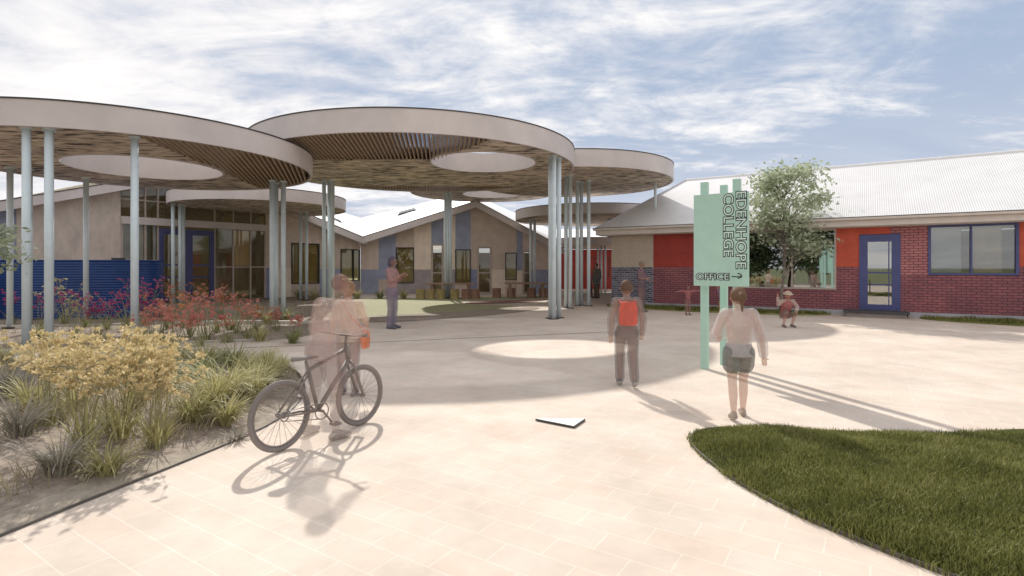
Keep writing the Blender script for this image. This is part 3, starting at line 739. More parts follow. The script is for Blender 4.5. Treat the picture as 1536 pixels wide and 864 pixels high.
# curtain wall: timber-coloured mullions, panes between
zb0, zb1 = 3.55, 3.88                        # mid beam
mulls = [sc0, ls(200), ls(218), ls(237), ls(322), ls(350), ls(376), sc1]
beam = MB().box(sc0,sc1,-.14,.12,zb0,zb1); beam.build('mid_beam', FASC, LW)
fr = MB()
for q in mulls:
    if q not in (sc0, sc1) : fr.elev([(q-.035,0),(q+.035,0),(q+.035,zb0),(q-.035,zb0)], -.02, .1).elev([(q-.03,zb1),(q+.03,zb1),(q+.03,lt(q+.03)),(q-.03,lt(q-.03))], -.02, .1)
fr.box(sc0,sc0+.08,-.021,.1,0,zb0).box(sc1-.08,sc1,-.021,.1,0,zb0)
fr.box(sc0+.08,mulls[3]-.035,-.018,.09,1.62,1.68).box(mulls[4]+.035,sc1-.08,-.018,.09,1.62,1.68)
fr.box(sc0,sc1,-.018,.09,4.62,4.67)
fr.build('curtain_wall_frame', FRAME, LW)
GLs = [GL_D, GL_O, GL_D, GL_O]
for i in range(len(mulls)-1):
    a, b = mulls[i]+.04, mulls[i+1]-.04
    if i != 3: MB().box(a,b,.04,.052,.04,zb0-.01).build('pane', GLs[i%4], LW)
    pts = [(a,zb1),(b,zb1),(b,lt(b)-.02),(a,lt(a)-.02)]
    if a < lPk < b: pts.insert(3, (lPk,lzp-.02))
    MB().elev(pts, .041, .053).build('clerestory_pane', GLs[(i*3+1)%4], LW)
# opaque infill boards in some bays
for i, (z0, z1) in ((5,(1.72,3.5)),(2,(.1,1.6)),(4,(.1,1.2))):
    MB().box(mulls[i]+.05,mulls[i+1]-.05,.06,.1,z0,z1).build('infill_board', PC if i == 5 else PT, LW)
for i, n in ((1,5),(3,4),(5,3)):
    m = MB()
    for k in range(n): m.box(mulls[i]+.05,mulls[i+1]-.05,.056,.085,3.95+k*.21,4.08+k*.21)
    m.build('louvre', PT, LW)
# blue entrance doors
dA, dB = mulls[3]+.035, mulls[4]-.035; dM = (dA+dB)/2
df = MB().box(dA,dA+.11,-.05,.1,0,3.42).box(dB-.11,dB,-.05,.1,0,3.42).box(dM-.13,dM+.13,-.05,.1,0,3.42).box(dA+.11,dM-.13,-.05,.1,3.28,3.42).box(dM+.13,dB-.11,-.05,.1,3.28,3.42)
df.build('door_frame', BLUEF, LW)
for a, b in ((dA+.115,dM-.135),(dM+.135,dB-.115)):
    d = MB().box(a,a+.09,-.03,.06,.03,3.27).box(b-.09,b,-.03,.06,.03,3.27).box(a+.09,b-.09,-.028,.058,1.70,1.78).box(a+.09,b-.09,-.028,.058,1.12,1.2).box(a+.09,b-.09,-.028,.058,.03,.25).box(a+.09,b-.09,-.028,.058,3.17,3.27).build('door', BLUEF, LW)
    MB().box(a+.05,b-.05,.02,.03,.2,3.2).build('pane', GL_O, d)
    MB().tube([(b-.16,-.09,.9),(b-.16,-.09,1.6)], .018, 8).build('handle', FRDK, d)
# wall right of the entrance
q = [sc1, ls(406), ls(437), ls(479), ls(511), lEnd]
lpanel(q[0],q[1],1.6,None,PT); lpanel(q[0],q[1],0,1.6,PBL)
lpanel(q[1],q[2],1.6,None,PK); lpanel(q[1],q[2],0,1.6,PC)
lpanel(q[2],q[3],3.0,None,PK); lpanel(q[2],q[3],0,.7,PT)
lpanel(q[3],q[4],1.55,None,PT); lpanel(q[3],q[4],0,1.55,PB)
lpanel(q[4],q[5],2.75,None,PK); lpanel(q[4],q[5],0,.8,PG)
window(LW, q[2], q[3], .71, 2.99, GL_O, FRDK, mull=(q[2]+.55,), fw=.06, blind_or_backing=BACKO)
window(LW, q[4], q[5]-.05, .81, 2.74, GL_O, FRDK, mull=(q[4]+.9,), fw=.06, blind_or_backing=BACKO)
MB().elev([(.3,0),(lEnd-.3,0),(lEnd-.3,lt(lEnd-.3)+.5),(lPk,lzp+.9),(.3,lt(.3)+.5)], 4.0, 4.1).box(.3,lEnd-.3,.25,4.0,-.05,.012).build('interior', INT, LW)
# folded roof, its valley shared with the central wing
inv = Matrix.Rotation(-lA, 3, 'Z')
def toL(p): return inv@(Vector(p)-Vector((lO[0],lO[1],0)))
vFl = Vector((lEnd,-fo,lzv+.37)); pFl = Vector((lPk,-fo,lzp+.36)); eFl = Vector((-.6,-fo,lz0+.2))
vBl = toL((-11.78,42.55,5.48)); pBl = toL((-19.3,38.3,7.5)); eBl = toL((-28,29,5.0))
roof_quads(LW, [(eFl,pFl,pBl,eBl),(pFl,vFl,vBl,pBl)], .1, None)
rake(LW, eFl, pFl); rake(LW, pFl, vFl)
MB().add([(-.6,-fo+.02,lz0-.21),(lPk,-fo+.02,lzp-.015),(lPk,.01,lzp-.015),(-.6,.01,lz0-.21)], [(3,2,1,0)]).add([(lPk,-fo+.02,lzp-.015),(lEnd,-fo+.02,lzv-.015),(lEnd,.01,lzv-.015),(lPk,.01,lzp-.015)], [(3,2,1,0)]).build('eave_soffit', FASC, LW)
skylight(LW, (pFl,vFl,vBl,pBl), .66, .82, .22, .30)
# timber roof struts visible behind the clerestory glass
m = MB()
for k in range(4): m.tube([(sc0+1+k*1.7,1.0,3.9),(sc0+2.2+k*1.7,1.0,5.6)], .09, 8)
m.build('roof_strut', mat('strut_pale', (.50,.55,.60), .6), LW)

# far red building closing the gap between wings and offices
FB = thing('far_red_building', 'distant low red walled building with pale roof beyond the walkway', 'building', (2.0,42.0,0), -.12)
MB().box(.2,11,0,.2,0,3.0).build('wall', RED, FB)
MB().slab([(-.3,-.8,3.35),(11.6,-.8,3.35),(11.6,6,5.0),(-.3,6,5.0)], .12).build('roof', ROOFP, FB)
MB().box(-.3,11.6,-.84,-.7,3.0,3.28).build('fascia', FASC, FB)
window(FB, 3.2, 5.4, .9, 2.4, GL_D, FRDK, mull=(4.3,))
window(FB, 6.2, 7.2, .05, 2.3, GL_D, FRDK)
ribbon([(2.4,32.2),(4.2,31.2),(5.6,30.6)], .3, 0, .22, 'seat_kerb', KERB, 'low pale seat wall beside the far walkway', 'seat wall')

# ---------------------------------------------------------------- blue water tank
TANK = corr_mat('tank_blue', (.008,.05,.21), 'Z', 22, .35, .9, .12)
tk = thing('water_tank', 'long blue corrugated water tank behind the flower bed at left', 'water tank', (-14.5,18.3,-.05), .16)
def capsule(L, r, n=20):
    pts = [(L+r*math.cos(-PI/2+PI*k/n), r*math.sin(-PI/2+PI*k/n)) for k in range(n+1)]
    return pts+[(-L+r*math.cos(PI/2+PI*k/n), r*math.sin(PI/2+PI*k/n)) for k in range(n+1)]
m = MB(); cp = None; rows = 90
for j in range(rows+1):
    rr = .55+.014*math.cos(2*PI*j/rows*22)
    m.v += [(x,y,.02+1.86*j/rows) for x,y in capsule(2.0, rr)]
n = len(capsule(2.0,.55))
for j in range(rows):
    for k in range(n): m.f.append((j*n+k, j*n+(k+1)%n, (j+1)*n+(k+1)%n, (j+1)*n+k))
m.build('tank_shell', mat('tank_blue_paint', (.008,.05,.21), .38, .18, 1.5, spec=.5), tk, smooth=True)
MB().prism(capsule(2.0,.575), 1.881, 1.915).build('lid', mat('tank_lid', (.012,.05,.22), .4, .15), tk, bevel=.008)
MB().tube([(1.2,0,1.915),(1.2,0,1.99)], .2, 20).build('inlet', FRDK, tk)
tk2 = MB().box(-3.6,0,-.08,.08,0,1.80)
tw = thing('blue_screen_wall', 'blue sheet metal screen wall at the far left edge beside the tank', 'screen', (-16.5,16.9,-.05), .2)
tk2.build('screen_sheet', TANK, tw)
for k in (-3.5,-1.8,-.1): MB().box(k-.04,k+.04,.082,.16,0,1.86).build('post', FRDK, tw)

# ---------------------------------------------------------------- entrance sign
def text_mesh(body, size, m, name, parent, M, extrude, offset, sx=1.0, track=1.0):
    cu = bpy.data.curves.new(name, 'FONT'); cu.body = body; cu.size = size; cu.extrude = extrude; cu.offset = offset; cu.space_character = track; cu.resolution_u = 4
    tmp = bpy.data.objects.new(name+'_tmp', cu); C.objects.link(tmp)
    dg = bpy.context.evaluated_depsgraph_get(); me = bpy.data.meshes.new_from_object(tmp.evaluated_get(dg))
    bpy.data.objects.remove(tmp); bpy.data.curves.remove(cu)
    me.transform(M@Matrix.Diagonal((sx,1,1,1))); me.materials.clear(); me.materials.append(m)
    o = bpy.data.objects.new(name, me); C.objects.link(o); o.parent = parent; return o
p1, p2, p3 = gnd(1057,553), gnd(1086,547), gnd(1105.5,560)
sdv = (p3-p1).normalized(); sdv = Vector((.81,-.586,0)).normalized(); sang = math.atan2(sdv.y, sdv.x)
SG = thing('entrance_sign', 'mint green school sign board on three square posts with an office arrow', 'sign', p1, sang)
RT = Matrix.Rotation(-sang, 3, 'Z')
for p, zt_ in ((p1,2.96),(p2,2.97),(p3,2.95)):
    q_ = RT@(p-p1)
    MB().box(q_.x-.055,q_.x+.055,q_.y-.045,q_.y+.045,0,zt_).build('post', MINT, SG, bevel=.004)
yP = min((RT@(p-p1)).y for p in (p1,p3))-.047
def sS(px):   # board station for a photo column
    o = p1+Matrix.Rotation(sang,3,'Z')@Vector((0,yP-.04,0)); x = (px-768)/F
    return (x*o.y-o.x)/(sdv.x-x*sdv.y), o
bx0, o_ = sS(1040.5); bx1, _ = sS(1123.0)
Yl = o_.y+sdv.y*bx0
bz0, bz1 = zat(428.5,Yl), zat(293,Yl)
MB().box(bx0,bx1,yP-.04,yP,bz0,bz1).build('board', MINT, SG, bevel=.003)
bw, bh = bx1-bx0, bz1-bz0
yf = yP-.041
def put(body, size, x, z, rot, length, name, track=1.0):
    """letters standing on the board face: dark outline below, pale face above"""
    M0 = Matrix.Translation((x,yf,z))@Matrix.Rotation(rot,4,'Y')@Matrix.Rotation(PI/2,4,'X')
    cu = bpy.data.curves.new('probe','FONT'); cu.body = body; cu.size = size; cu.space_character = track
    t = bpy.data.objects.new('probe',cu); C.objects.link(t); bpy.context.view_layer.update(); wd = t.dimensions.x
    bpy.data.objects.remove(t); bpy.data.curves.remove(cu)
    sx = length/wd
    a = text_mesh(body, size, INK, name, SG, M0, .002, .011, sx, track)
    text_mesh(body, size, MINTL, 'letter_face', a, Matrix.Translation((0,-.003,0))@M0, .0015, -.001, sx, track)
# rows measured on the photo: EDENHOPE 290..401, COLLEGE 293..384, OFFICE 408..419
def bz(py): return zat(py, Yl)
def bxx(px): return sS(px)[0]
put('EDENHOPE', .205, bxx(1104.5), bz(291.5), PI/2, bz(291.5)-bz(401), 'lettering')
put('COLLEGE', .205, bxx(1085.5), bz(294), PI/2, bz(294)-bz(384), 'lettering')
put('OFFICE', .135, bxx(1044), bz(419), 0, bxx(1092.5)-bxx(1044), 'lettering')
m = MB()
ax0, ax1, az = bxx(1097.5), bxx(1112.5), bz(414)
m.tube([(ax0,yf-.002,az),(ax0+.5*(ax1-ax0),yf-.002,az-.006),(ax1,yf-.002,az)], .0075, 6)
m.tube([(ax1-.06,yf-.002,az+.045),(ax1-.025,yf-.002,az+.04),(ax1+.003,yf-.002,az+.012),(ax1-.004,yf-.002,az-.012),(ax1-.055,yf-.002,az-.03)], .0075, 6)
m.build('arrow', INK, SG)

# ---------------------------------------------------------------- trees
BARK = mat('bark', (.20,.17,.14), .9, .3, 6, bump=.7)
def tree(label, loc, h, crown_c, crown_r, nclump, nleaf, leafm, ls_=.07, r0=.06, group=None, name='tree', seed=1):
    rnd = random.Random(seed)
    root = thing(name, label, 'tree', loc, 0, group)
    tb = MB(); cr = MB()
    top = Vector((crown_c[0]*.6,crown_c[1]*.6,crown_c[2]))
    tb.tube([(0,0,-.1),(0.02,0.01,h*.25),(top.x*.6,top.y*.6,h*.5),top], [r0,r0*.8,r0*.6,r0*.25], 9)
    cc = Vector(crown_c); R = Vector(crown_r)
    for k in range(nclump):
        while True:
            d = Vector((rnd.uniform(-1,1),rnd.uniform(-1,1),rnd.uniform(-1,1)))
            if .25 < d.length < 1: break
        taper = 1-.35*max(0,d.z)
        p = cc+Vector((d.x*R.x*taper,d.y*R.y*taper,d.z*R.z))
        st = Vector((top.x*.5,top.y*.5,max(h*.35, p.z-.55*R.z)))
        mid = (st+p)/2+Vector((rnd.uniform(-.1,.1),rnd.uniform(-.1,.1),.12))*R.z
        tb.tube([st,mid,p], [r0*.35,r0*.2,r0*.08], 5, False)
        cs_ = rnd.uniform(.22,.42)*min(R)
        for j in range(nleaf):
            g = Vector((rnd.gauss(0,1),rnd.gauss(0,1),rnd.gauss(0,.55)))*cs_*.75
            q = p+g; s = ls_*rnd.uniform(.6,1.3)
            u = Vector((rnd.gauss(0,1),rnd.gauss(0,1),rnd.gauss(0,.6))).normalized(); w = u.orthogonal().normalized()
            w = (Matrix.Rotation(rnd.uniform(0,6.3),3,u)@w)
            cr.add([q-u*s,q+w*s*.42,q+u*s,q-w*s*.42], [(0,1,2,3)])
    tb.build('trunk', BARK, root, smooth=True); cr.build('crown', leafm, root)
    return root
SAGE = leaf_mat('leaf_sage', [(.20,.25,.16),(.36,.42,.28),(.52,.57,.41),(.64,.66,.51)], 1.6, .35)
p = gnd(1172,471)
Yt = p.y
tree('young pale green tree standing behind the mint sign near the office window', p, 3.2, (atY(1186,Yt)-p.x,0,zat(312,Yt)), (1.35,1.1,1.75), 50, 110, SAGE, .085, .06, None, 'courtyard_tree', 3)
p = Vector((-8.8,9.0,soil_z(-8.8,9.0)))
tree('thin leafy tree reaching in at the left edge of the garden', p, 2.2, (0.0,0,2.15), (.62,.6,.85), 22, 60, SAGE, .06, .035, None, 'garden_tree', 8)
DKL = leaf_mat('leaf_dark', [(.02,.035,.012),(.05,.075,.025),(.09,.12,.04)], .5, .2)
for k, (x, y, h) in enumerate(((-12,-10,7),(-17,-7,8.5),(-21,-12,9),(-26,-5,8),(-31,-10,9.5))):
    tree(['broad dark tree behind the viewer reflected in the office glass'][0], (x,y,-.6), h*.6, (0,0,h*.6), (h*.36,h*.36,h*.4), 40, 45, DKL, .34, .2, 'trees mirrored in the office windows', 'reflected_tree', 20+k)

# ---------------------------------------------------------------- garden plants
def blade_strip(mb, p, az, L, w, droop, rnd, seg=5):
    d = Vector((math.cos(az),math.sin(az),0)); sd_ = Vector((-d.y,d.x,0)); o = len(mb.v); a = math.radians(88)-rnd.uniform(.05,.55)
    q = Vector(p)
    for k in range(seg+1):
        t = k/seg; ww = w*(1-t**1.6)*(.6+.4*min(1,t*4))+.0006
        mb.v += [tuple(q-sd_*ww), tuple(q+sd_*ww)]
        q = q+(d*math.cos(a)+Vector((0,0,1))*math.sin(a))*L/seg; a -= droop/seg
    for k in range(seg): b = o+2*k; mb.f.append((b,b+1,b+3,b+2))
TUS = [leaf_mat('tussock_straw', [(.24,.21,.09),(.46,.43,.20),(.68,.63,.36)], 3, .3),
       leaf_mat('tussock_green', [(.11,.13,.05),(.25,.27,.11),(.44,.43,.22)], 3, .3),
       leaf_mat('tussock_grey', [(.20,.18,.15),(.36,.33,.27),(.52,.49,.42)], 3, .3)]
def tussock(px, py, hgt, n, mi, label, w=.007, droop=1.5, seed=0):
    rnd = random.Random(seed+px*7+py)
    p = gnd(px,py); p.z = soil_z(p.x,p.y) if p.x < -2.3 and p.y < 33 and (inside((p.x,p.y),bedA) or inside((p.x,p.y),bedB)) else 0
    root = thing('grass_tussock', label, 'grass tussock', p, 0, 'grass tussocks in the garden')
    mb = MB()
    for k in range(n):
        az = rnd.uniform(0,2*PI); r = abs(rnd.gauss(0,.05))*hgt*2
        blade_strip(mb, (r*math.cos(az),r*math.sin(az),-.02), az+rnd.gauss(0,.4), hgt*rnd.uniform(.65,1.25), w*rnd.uniform(.6,1.3), droop*rnd.uniform(.5,1.4), rnd)
    mb.build('foliage', TUS[mi], root)
    return root
FLW = {'yellow': leaf_mat('petal_yellow', [(.50,.39,.19),(.68,.56,.31),(.80,.70,.46)], 5, .3),
       'coral': leaf_mat('petal_coral', [(.50,.15,.12),(.66,.27,.22),(.76,.42,.35)], 5, .3),
       'magenta': leaf_mat('petal_magenta', [(.22,.03,.10),(.38,.06,.17),(.52,.14,.25)], 5, .3),
       'orange': leaf_mat('petal_orange', [(.42,.13,.04),(.58,.24,.09),(.65,.36,.16)], 5, .3),
       'cream': leaf_mat('petal_cream', [(.40,.36,.20),(.55,.51,.32),(.66,.62,.44)], 5, .3)}
STEM = leaf_mat('stem_pale', [(.28,.26,.14),(.42,.39,.24)], 3, .1)
def paw(px, py, hgt, nst, col, label, spread=.45, fsz=.03, nleaf=40, seed=0, mi=0, sub=5, sr=.0035):
    """branching flower stems over a fan of strap leaves"""
    rnd = random.Random(seed+px*13+py)
    p = gnd(px,py); p.z = soil_z(p.x,p.y)
    root = thing('flowering_plant', label, 'flowering plant', p, 0, 'flowering plants in the garden')
    lf, st, fl = MB(), MB(), MB()
    for k in range(nleaf):
        az = rnd.uniform(0,2*PI); r = abs(rnd.gauss(0,.06))
        blade_strip(lf, (r*math.cos(az),r*math.sin(az),-.02), az, hgt*rnd.uniform(.3,.62), .011*rnd.uniform(.6,1.2), rnd.uniform(.3,1.1), rnd)
    def flower(c, s, d):
        for j in range(7):
            u = (d*.5+Vector((rnd.gauss(0,1),rnd.gauss(0,1),rnd.gauss(.3,.8))).normalized()).normalized(); w_ = u.orthogonal().normalized()
            w_ = Matrix.Rotation(rnd.uniform(0,6.28),3,u)@w_
            L = s*rnd.uniform(.8,1.5)
            fl.add([c, c+u*L*.55+w_*s*.28, c+u*L, c+u*L*.55-w_*s*.28], [(0,1,2,3)])
    for k in range(nst):
        az = rnd.uniform(0,2*PI); lean = abs(rnd.gauss(0,spread))*hgt; hh = hgt*rnd.uniform(.72,1.05)
        b = Vector((rnd.gauss(0,.06),rnd.gauss(0,.06),0)); t = Vector((math.cos(az)*lean,math.sin(az)*lean,hh)); m_ = b*.6+t*.4+Vector((0,0,hh*.1))
        st.tube([b,m_,t], [sr*1.3,sr,sr*.6], 5, False)
        for j in range(sub):
            f = rnd.uniform(.55,1.0); s0 = m_*(1-(f-.4)/.6)+t*((f-.4)/.6); a2 = rnd.uniform(0,2*PI); l2 = hgt*rnd.uniform(.06,.16)
            e_ = s0+Vector((math.cos(a2)*l2,math.sin(a2)*l2,l2*rnd.uniform(.3,.9)))
            st.tube([s0,(s0+e_)/2+Vector((0,0,-.01)),e_], [sr*.6,sr*.5,sr*.4], 4, False)
            flower(e_, fsz, (e_-s0).normalized()); flower(e_+Vector((rnd.gauss(0,fsz*.7),rnd.gauss(0,fsz*.7),fsz*.4)), fsz*.8, (e_-s0).normalized())
        flower(t, fsz*1.1, Vector((0,0,1)))
    lf.build('leaves', TUS[mi], root); st.build('stems', STEM, root); fl.build('blossoms', FLW[col], root)
    return root
# foreground bed, yellow flowers
for px, py, h, ns, lab in ((70,655,.82,16,'leftmost tall yellow flowering plant in the foreground bed'),
        (128,690,.86,18,'yellow flowering plant closest to the gravel margin of the bed'),
        (180,668,.88,18,'yellow flowering plant in the middle of the foreground clump'),
        (236,672,.84,16,'yellow flowering plant at the right of the foreground clump'),
        (205,630,.76,14,'yellow flowering plant at the back of the foreground clump'),
        (112,628,.74,14,'yellow flowering plant behind the left of the foreground clump')):
    paw(px, py, h, ns, 'yellow', lab, .30, .038, 60, 3, 0, 7)
for px, py, h, n, mi, lab in (
        (322,622,.64,240,0,'big arching straw coloured tussock right of the yellow flowers'),
        (378,600,.52,200,0,'straw tussock beside the rear wheel of the bicycle'),
        (300,585,.5,170,1,'green tussock behind the yellow flowers'),
        (400,568,.5,170,0,'straw tussock nearest the rider at the bed edge'),
        (352,560,.55,180,1,'green tussock in the middle of the near bed'),
        (270,552,.5,160,0,'straw tussock near the back edge of the near bed'),
        (425,552,.34,90,0,'small straw tussock at the curve of the bed edging'),
        (330,545,.36,90,1,'green tussock along the path at the back of near bed'),
        (12,610,.55,180,2,'grey tussock at the left frame edge by the yellow flowers'),
        (30,680,.42,160,2,'ash grey tussock at lower left in the foreground bed'),
        (5,560,.42,110,0,'straw tussock at the left edge under the canopy columns'),
        (60,575,.38,90,2,'grey tussock just behind the leftmost yellow plant'),
        (190,560,.38,90,1,'green tussock at the back of the yellow clump'),
        (120,550,.36,90,0,'straw tussock beside the path at far left'),
        (345,605,.55,200,0,'straw tussock between the big arching one and the bicycle'),
        (395,585,.48,180,0,'straw tussock right behind the rear wheel'),
        (415,566,.42,160,0,'straw tussock in front of the faint rider'),
        (310,560,.5,160,0,'straw tussock at the centre back of near bed'),
        (372,575,.5,180,0,'pale straw tussock in the middle right of near bed'),
        (290,640,.48,180,0,'straw tussock below the big arching one'),
        (340,640,.40,160,0,'straw tussock nearest the edging left of the wheel'),
        (400,545,.40,140,0,'straw tussock at the back right of near bed'),
        (255,600,.46,160,1,'green tussock right behind the yellow clump'),
        (45,630,.46,150,0,'straw tussock in front of the leftmost yellow plant'),
        (90,720,.40,150,2,'grey tussock at the front of the foreground bed'),
        (160,715,.36,130,0,'straw tussock at the front edge under yellow flowers'),
        (355,660,.22,70,2,'small grey tussock near the bed edging')):
    tussock(px, py, h, n, mi, lab)
# far bed: coral, magenta, orange and pale flowers
for px, py, h, ns, col, lab in (
        (228,516,.95,12,'coral','coral flowering plant left of the middle garden column'),
        (262,522,.90,14,'coral','coral flowering plant at the front of the sunken bed'),
        (300,520,.98,14,'coral','tall coral flowering plant in the middle of the far bed'),
        (340,514,.90,12,'coral','coral flowering plant towards the right of the far bed'),
        (372,506,.75,10,'coral','short coral flowering plant near the slatted canopy columns'),
        (285,500,.95,12,'coral','coral flowering plant behind the front coral row'),
        (325,496,.90,12,'coral','coral flowering plant at the back of the coral drift'),
        (128,488,1.0,10,'magenta','magenta flowering plant left in front of the blue tank'),
        (160,490,1.05,12,'magenta','magenta flowering plant before the middle of the blue tank'),
        (190,487,1.05,12,'magenta','magenta flowering plant nearest the pale middle column'),
        (218,485,1.0,12,'magenta','magenta flowering plant at the right end of the tank'),
        (18,484,.95,10,'magenta','magenta flowering plant at the left frame edge'),
        (96,486,1.05,12,'cream','cream flowering plant in front of the blue tank'),
        (262,476,.95,10,'orange','orange flowering plant left of the blue entrance doors'),
        (295,474,.95,12,'orange','orange flowering plant in front of the blue entrance doors'),
        (330,474,.95,10,'orange','orange flowering plant right of the blue entrance doors'),
        (250,490,.95,12,'coral','coral flowering plant behind the middle garden column'),
        (415,492,.65,10,'coral','low coral flowering plant under the slatted canopy edge'),
        (446,500,.55,8,'coral','low coral flowering plant next to the rider')):
    paw(px, py, h*random.uniform(.72,1.28), max(6, int(ns*.75)), col, lab, .42, .042, 24, 5, 1, 4, .005)
for px, py, h, ns, col, lab in ((310,508,.9,12,'coral','coral flowering plant between the front and back coral rows'),(355,498,.85,10,'coral','coral flowering plant at right rear of the coral drift'),
        (240,505,1.0,12,'coral','tall coral flowering plant just right of the middle column'),(275,489,1.0,10,'orange','orange flowering plant above the coral drift'),
        (62,492,.95,10,'magenta','magenta flowering plant behind the tall left columns'),(143,500,.95,10,'magenta','magenta flowering plant on the garden kerb by tank'),(112,498,.9,10,'cream','cream flowering plant on the garden kerb'),
        (385,492,.7,10,'orange','orange flowering plant under the slatted canopy columns'),(205,496,1.0,10,'magenta','magenta flowering plant at the foot of middle column')):
    paw(px, py, h*random.uniform(.75,1.3), max(6, int(ns*.75)), col, lab, .45, .045, 24, 6, 1, 4, .005)
for px, py, h, n, mi, lab in ((370,480,.7,90,1,'green tussock below the entrance wing pier'),(402,484,.65,90,0,'straw tussock between the slatted canopy columns'),
        (345,492,.6,90,1,'green tussock at the right of the coral drift'),(430,478,.6,80,1,'green tussock at right end of the garden kerb'),
        (150,512,.45,80,0,'straw tussock in the sunken bed by the path kerb'),(215,505,.45,80,0,'straw tussock at the foot of the middle column'),
        (60,500,.5,80,1,'green tussock between the tall left columns'),(390,512,.5,90,0,'straw tussock by the path opposite the rider'),(440,515,.45,80,1,'green tussock at the tip of the far bed')):
    tussock(px, py, h, n, mi, lab, .011)
for px, h, mi, lab in ((505,.75,0,'straw tussock at the left end of the lawn by the wing'),(535,.8,0,'straw tussock below the valley of the two roofs'),(570,.7,1,'green tussock beneath the first blue panel'),
        (605,.7,0,'straw tussock below the first olive window'),(450,.9,1,'green tussock against the left wing windows'),(470,.9,0,'straw tussock against the left wing corner')):
    tussock(px, 448, h, 70, mi, lab, .02)

GCOV = leaf_mat('ground_cover', [(.20,.16,.10),(.36,.31,.19),(.52,.48,.32)], 2.2, .25)
mb = MB(); pts = []
while len(pts) < 16000:
    if random.random() < .6: x, y = random.uniform(-9,-2.4), random.uniform(2.2,9.9); ok = inside((x,y), bedA) and edge_d((x,y), edgeA) > (.42 if y < 7 else .06)
    else: x, y = random.uniform(-22,-4.6), random.uniform(9.6,30); ok = inside((x,y), bedB)
    if ok and math.sin(2.1*x+.7*y)*math.sin(1.7*y-.8*x)+random.uniform(-.4,.9) > 0: pts.append((x,y,soil_z(x,y)-.01))
blades(mb, pts, .06, .24, .0045, 1.3)
tag(mb.build('ground_cover', GCOV), 'low straw coloured ground cover between the garden plants', 'ground cover', kind='stuff')

# ---------------------------------------------------------------- picnic tables with log stools
WOOD = mat('table_timber', (.36,.24,.18), .8, .3, 4, stretch=(1,8,8))
LOG = [mat('log_ochre', (.42,.33,.15), .85, .3, 3, bump=.5), mat('log_brown', (.34,.20,.14), .85, .3, 3, bump=.5)]
def log_stool(px, py, r, h, mi, label):
    p = gnd(px,py); o = thing('log_stool', label, 'stool', p, 0, 'log stools round the outdoor tables')
    MB().tube([(0,0,0),(0,0,.03),(0,0,h*.5),(0,0,h-.02),(0,0,h)], [r*1.02,r,r*.97,r,r*.95], 14).build('log', LOG[mi], o, smooth=True)
    MB().tube([(0,0,h+.001),(0,0,h+.02)], r*.88, 14).build('cut_face', WOOD, o)
for px0, px1, Y, lab in ((640,712,28.6,'long timber table on the lawn below the central wing'),(757,822,29.4,'long timber table towards the right end of the central wing')):
    t = thing('picnic_table', lab, 'table', (atY((px0+px1)/2,Y),Y,0), .02, 'outdoor tables')
    hw = (px1-px0)/2*Y/F
    MB().box(-hw,hw,-.4,.4,.74,.82).build('table_top', WOOD, t, bevel=.01)
    for x in (-hw*.75,hw*.75): MB().box(x-.08,x+.08,-.3,.3,0,.738).build('leg', WOOD, t)
for px, mi, lab in ((631,0,'ochre log stool at the left end of the near table'),(646,0,'ochre log stool second from the left at near table'),(661,0,'ochre log stool left of the thin middle columns'),
        (682,0,'ochre log stool right of the thin middle columns'),(699,1,'brown log stool at the right of the near table'),(713,1,'brown log stool beside the second classroom door'),
        (745,1,'brown log stool left of the far table'),(767,1,'brown log stool at the left half of the far table'),(797,1,'brown log stool at the right half of the far table'),(815,1,'brown log stool at the far table end by the columns')):
    log_stool(px, 448.5 if px < 730 else 446.5, .24, .5, mi, lab)

# triangular white plate lying on the paving
pl = [gnd(803,631.5), gnd(861,643), gnd(878,631.5)]
tp = thing('triangular_plate', 'white triangular plate lying on the sunlit paving', 'plate', (0,0,0))
MB().prism([(p.x,p.y) for p in pl], .004, .022).build('plate_edge', FRDK, tp)
cxy = sum((Vector((p.x,p.y)) for p in pl), Vector((0,0)))/3
MB().prism([((p.x-cxy.x)*.96+cxy.x,(p.y-cxy.y)*.96+cxy.y) for p in pl], .0225, .027).build('plate_top', mat('plate_white', (.82,.84,.84), .5, .03), tp)
#PEOPLE
# ---------------------------------------------------------------- people
def remesh(mb, name, m, parent, vox, sm=4):
    me = bpy.data.meshes.new(name); me.from_pydata(mb.v, [], mb.f)
    bm = bmesh.new(); bm.from_mesh(me); bmesh.ops.recalc_face_normals(bm, faces=bm.faces); bm.to_mesh(me); bm.free()
    t = bpy.data.objects.new(name+'_tmp', me); C.objects.link(t)
    r = t.modifiers.new('r','REMESH'); r.mode = 'VOXEL'; r.voxel_size = vox
    s = t.modifiers.new('s','SMOOTH'); s.factor = .5; s.iterations = sm
    dg = bpy.context.evaluated_depsgraph_get(); out = bpy.data.meshes.new_from_object(t.evaluated_get(dg))
    bpy.data.objects.remove(t); bpy.data.meshes.remove(me)
    out.name = name; out.materials.clear(); out.materials.append(m)
    out.polygons.foreach_set('use_smooth', [True]*len(out.polygons))
    o = bpy.data.objects.new(name, out); C.objects.link(o); o.parent = parent
    return o
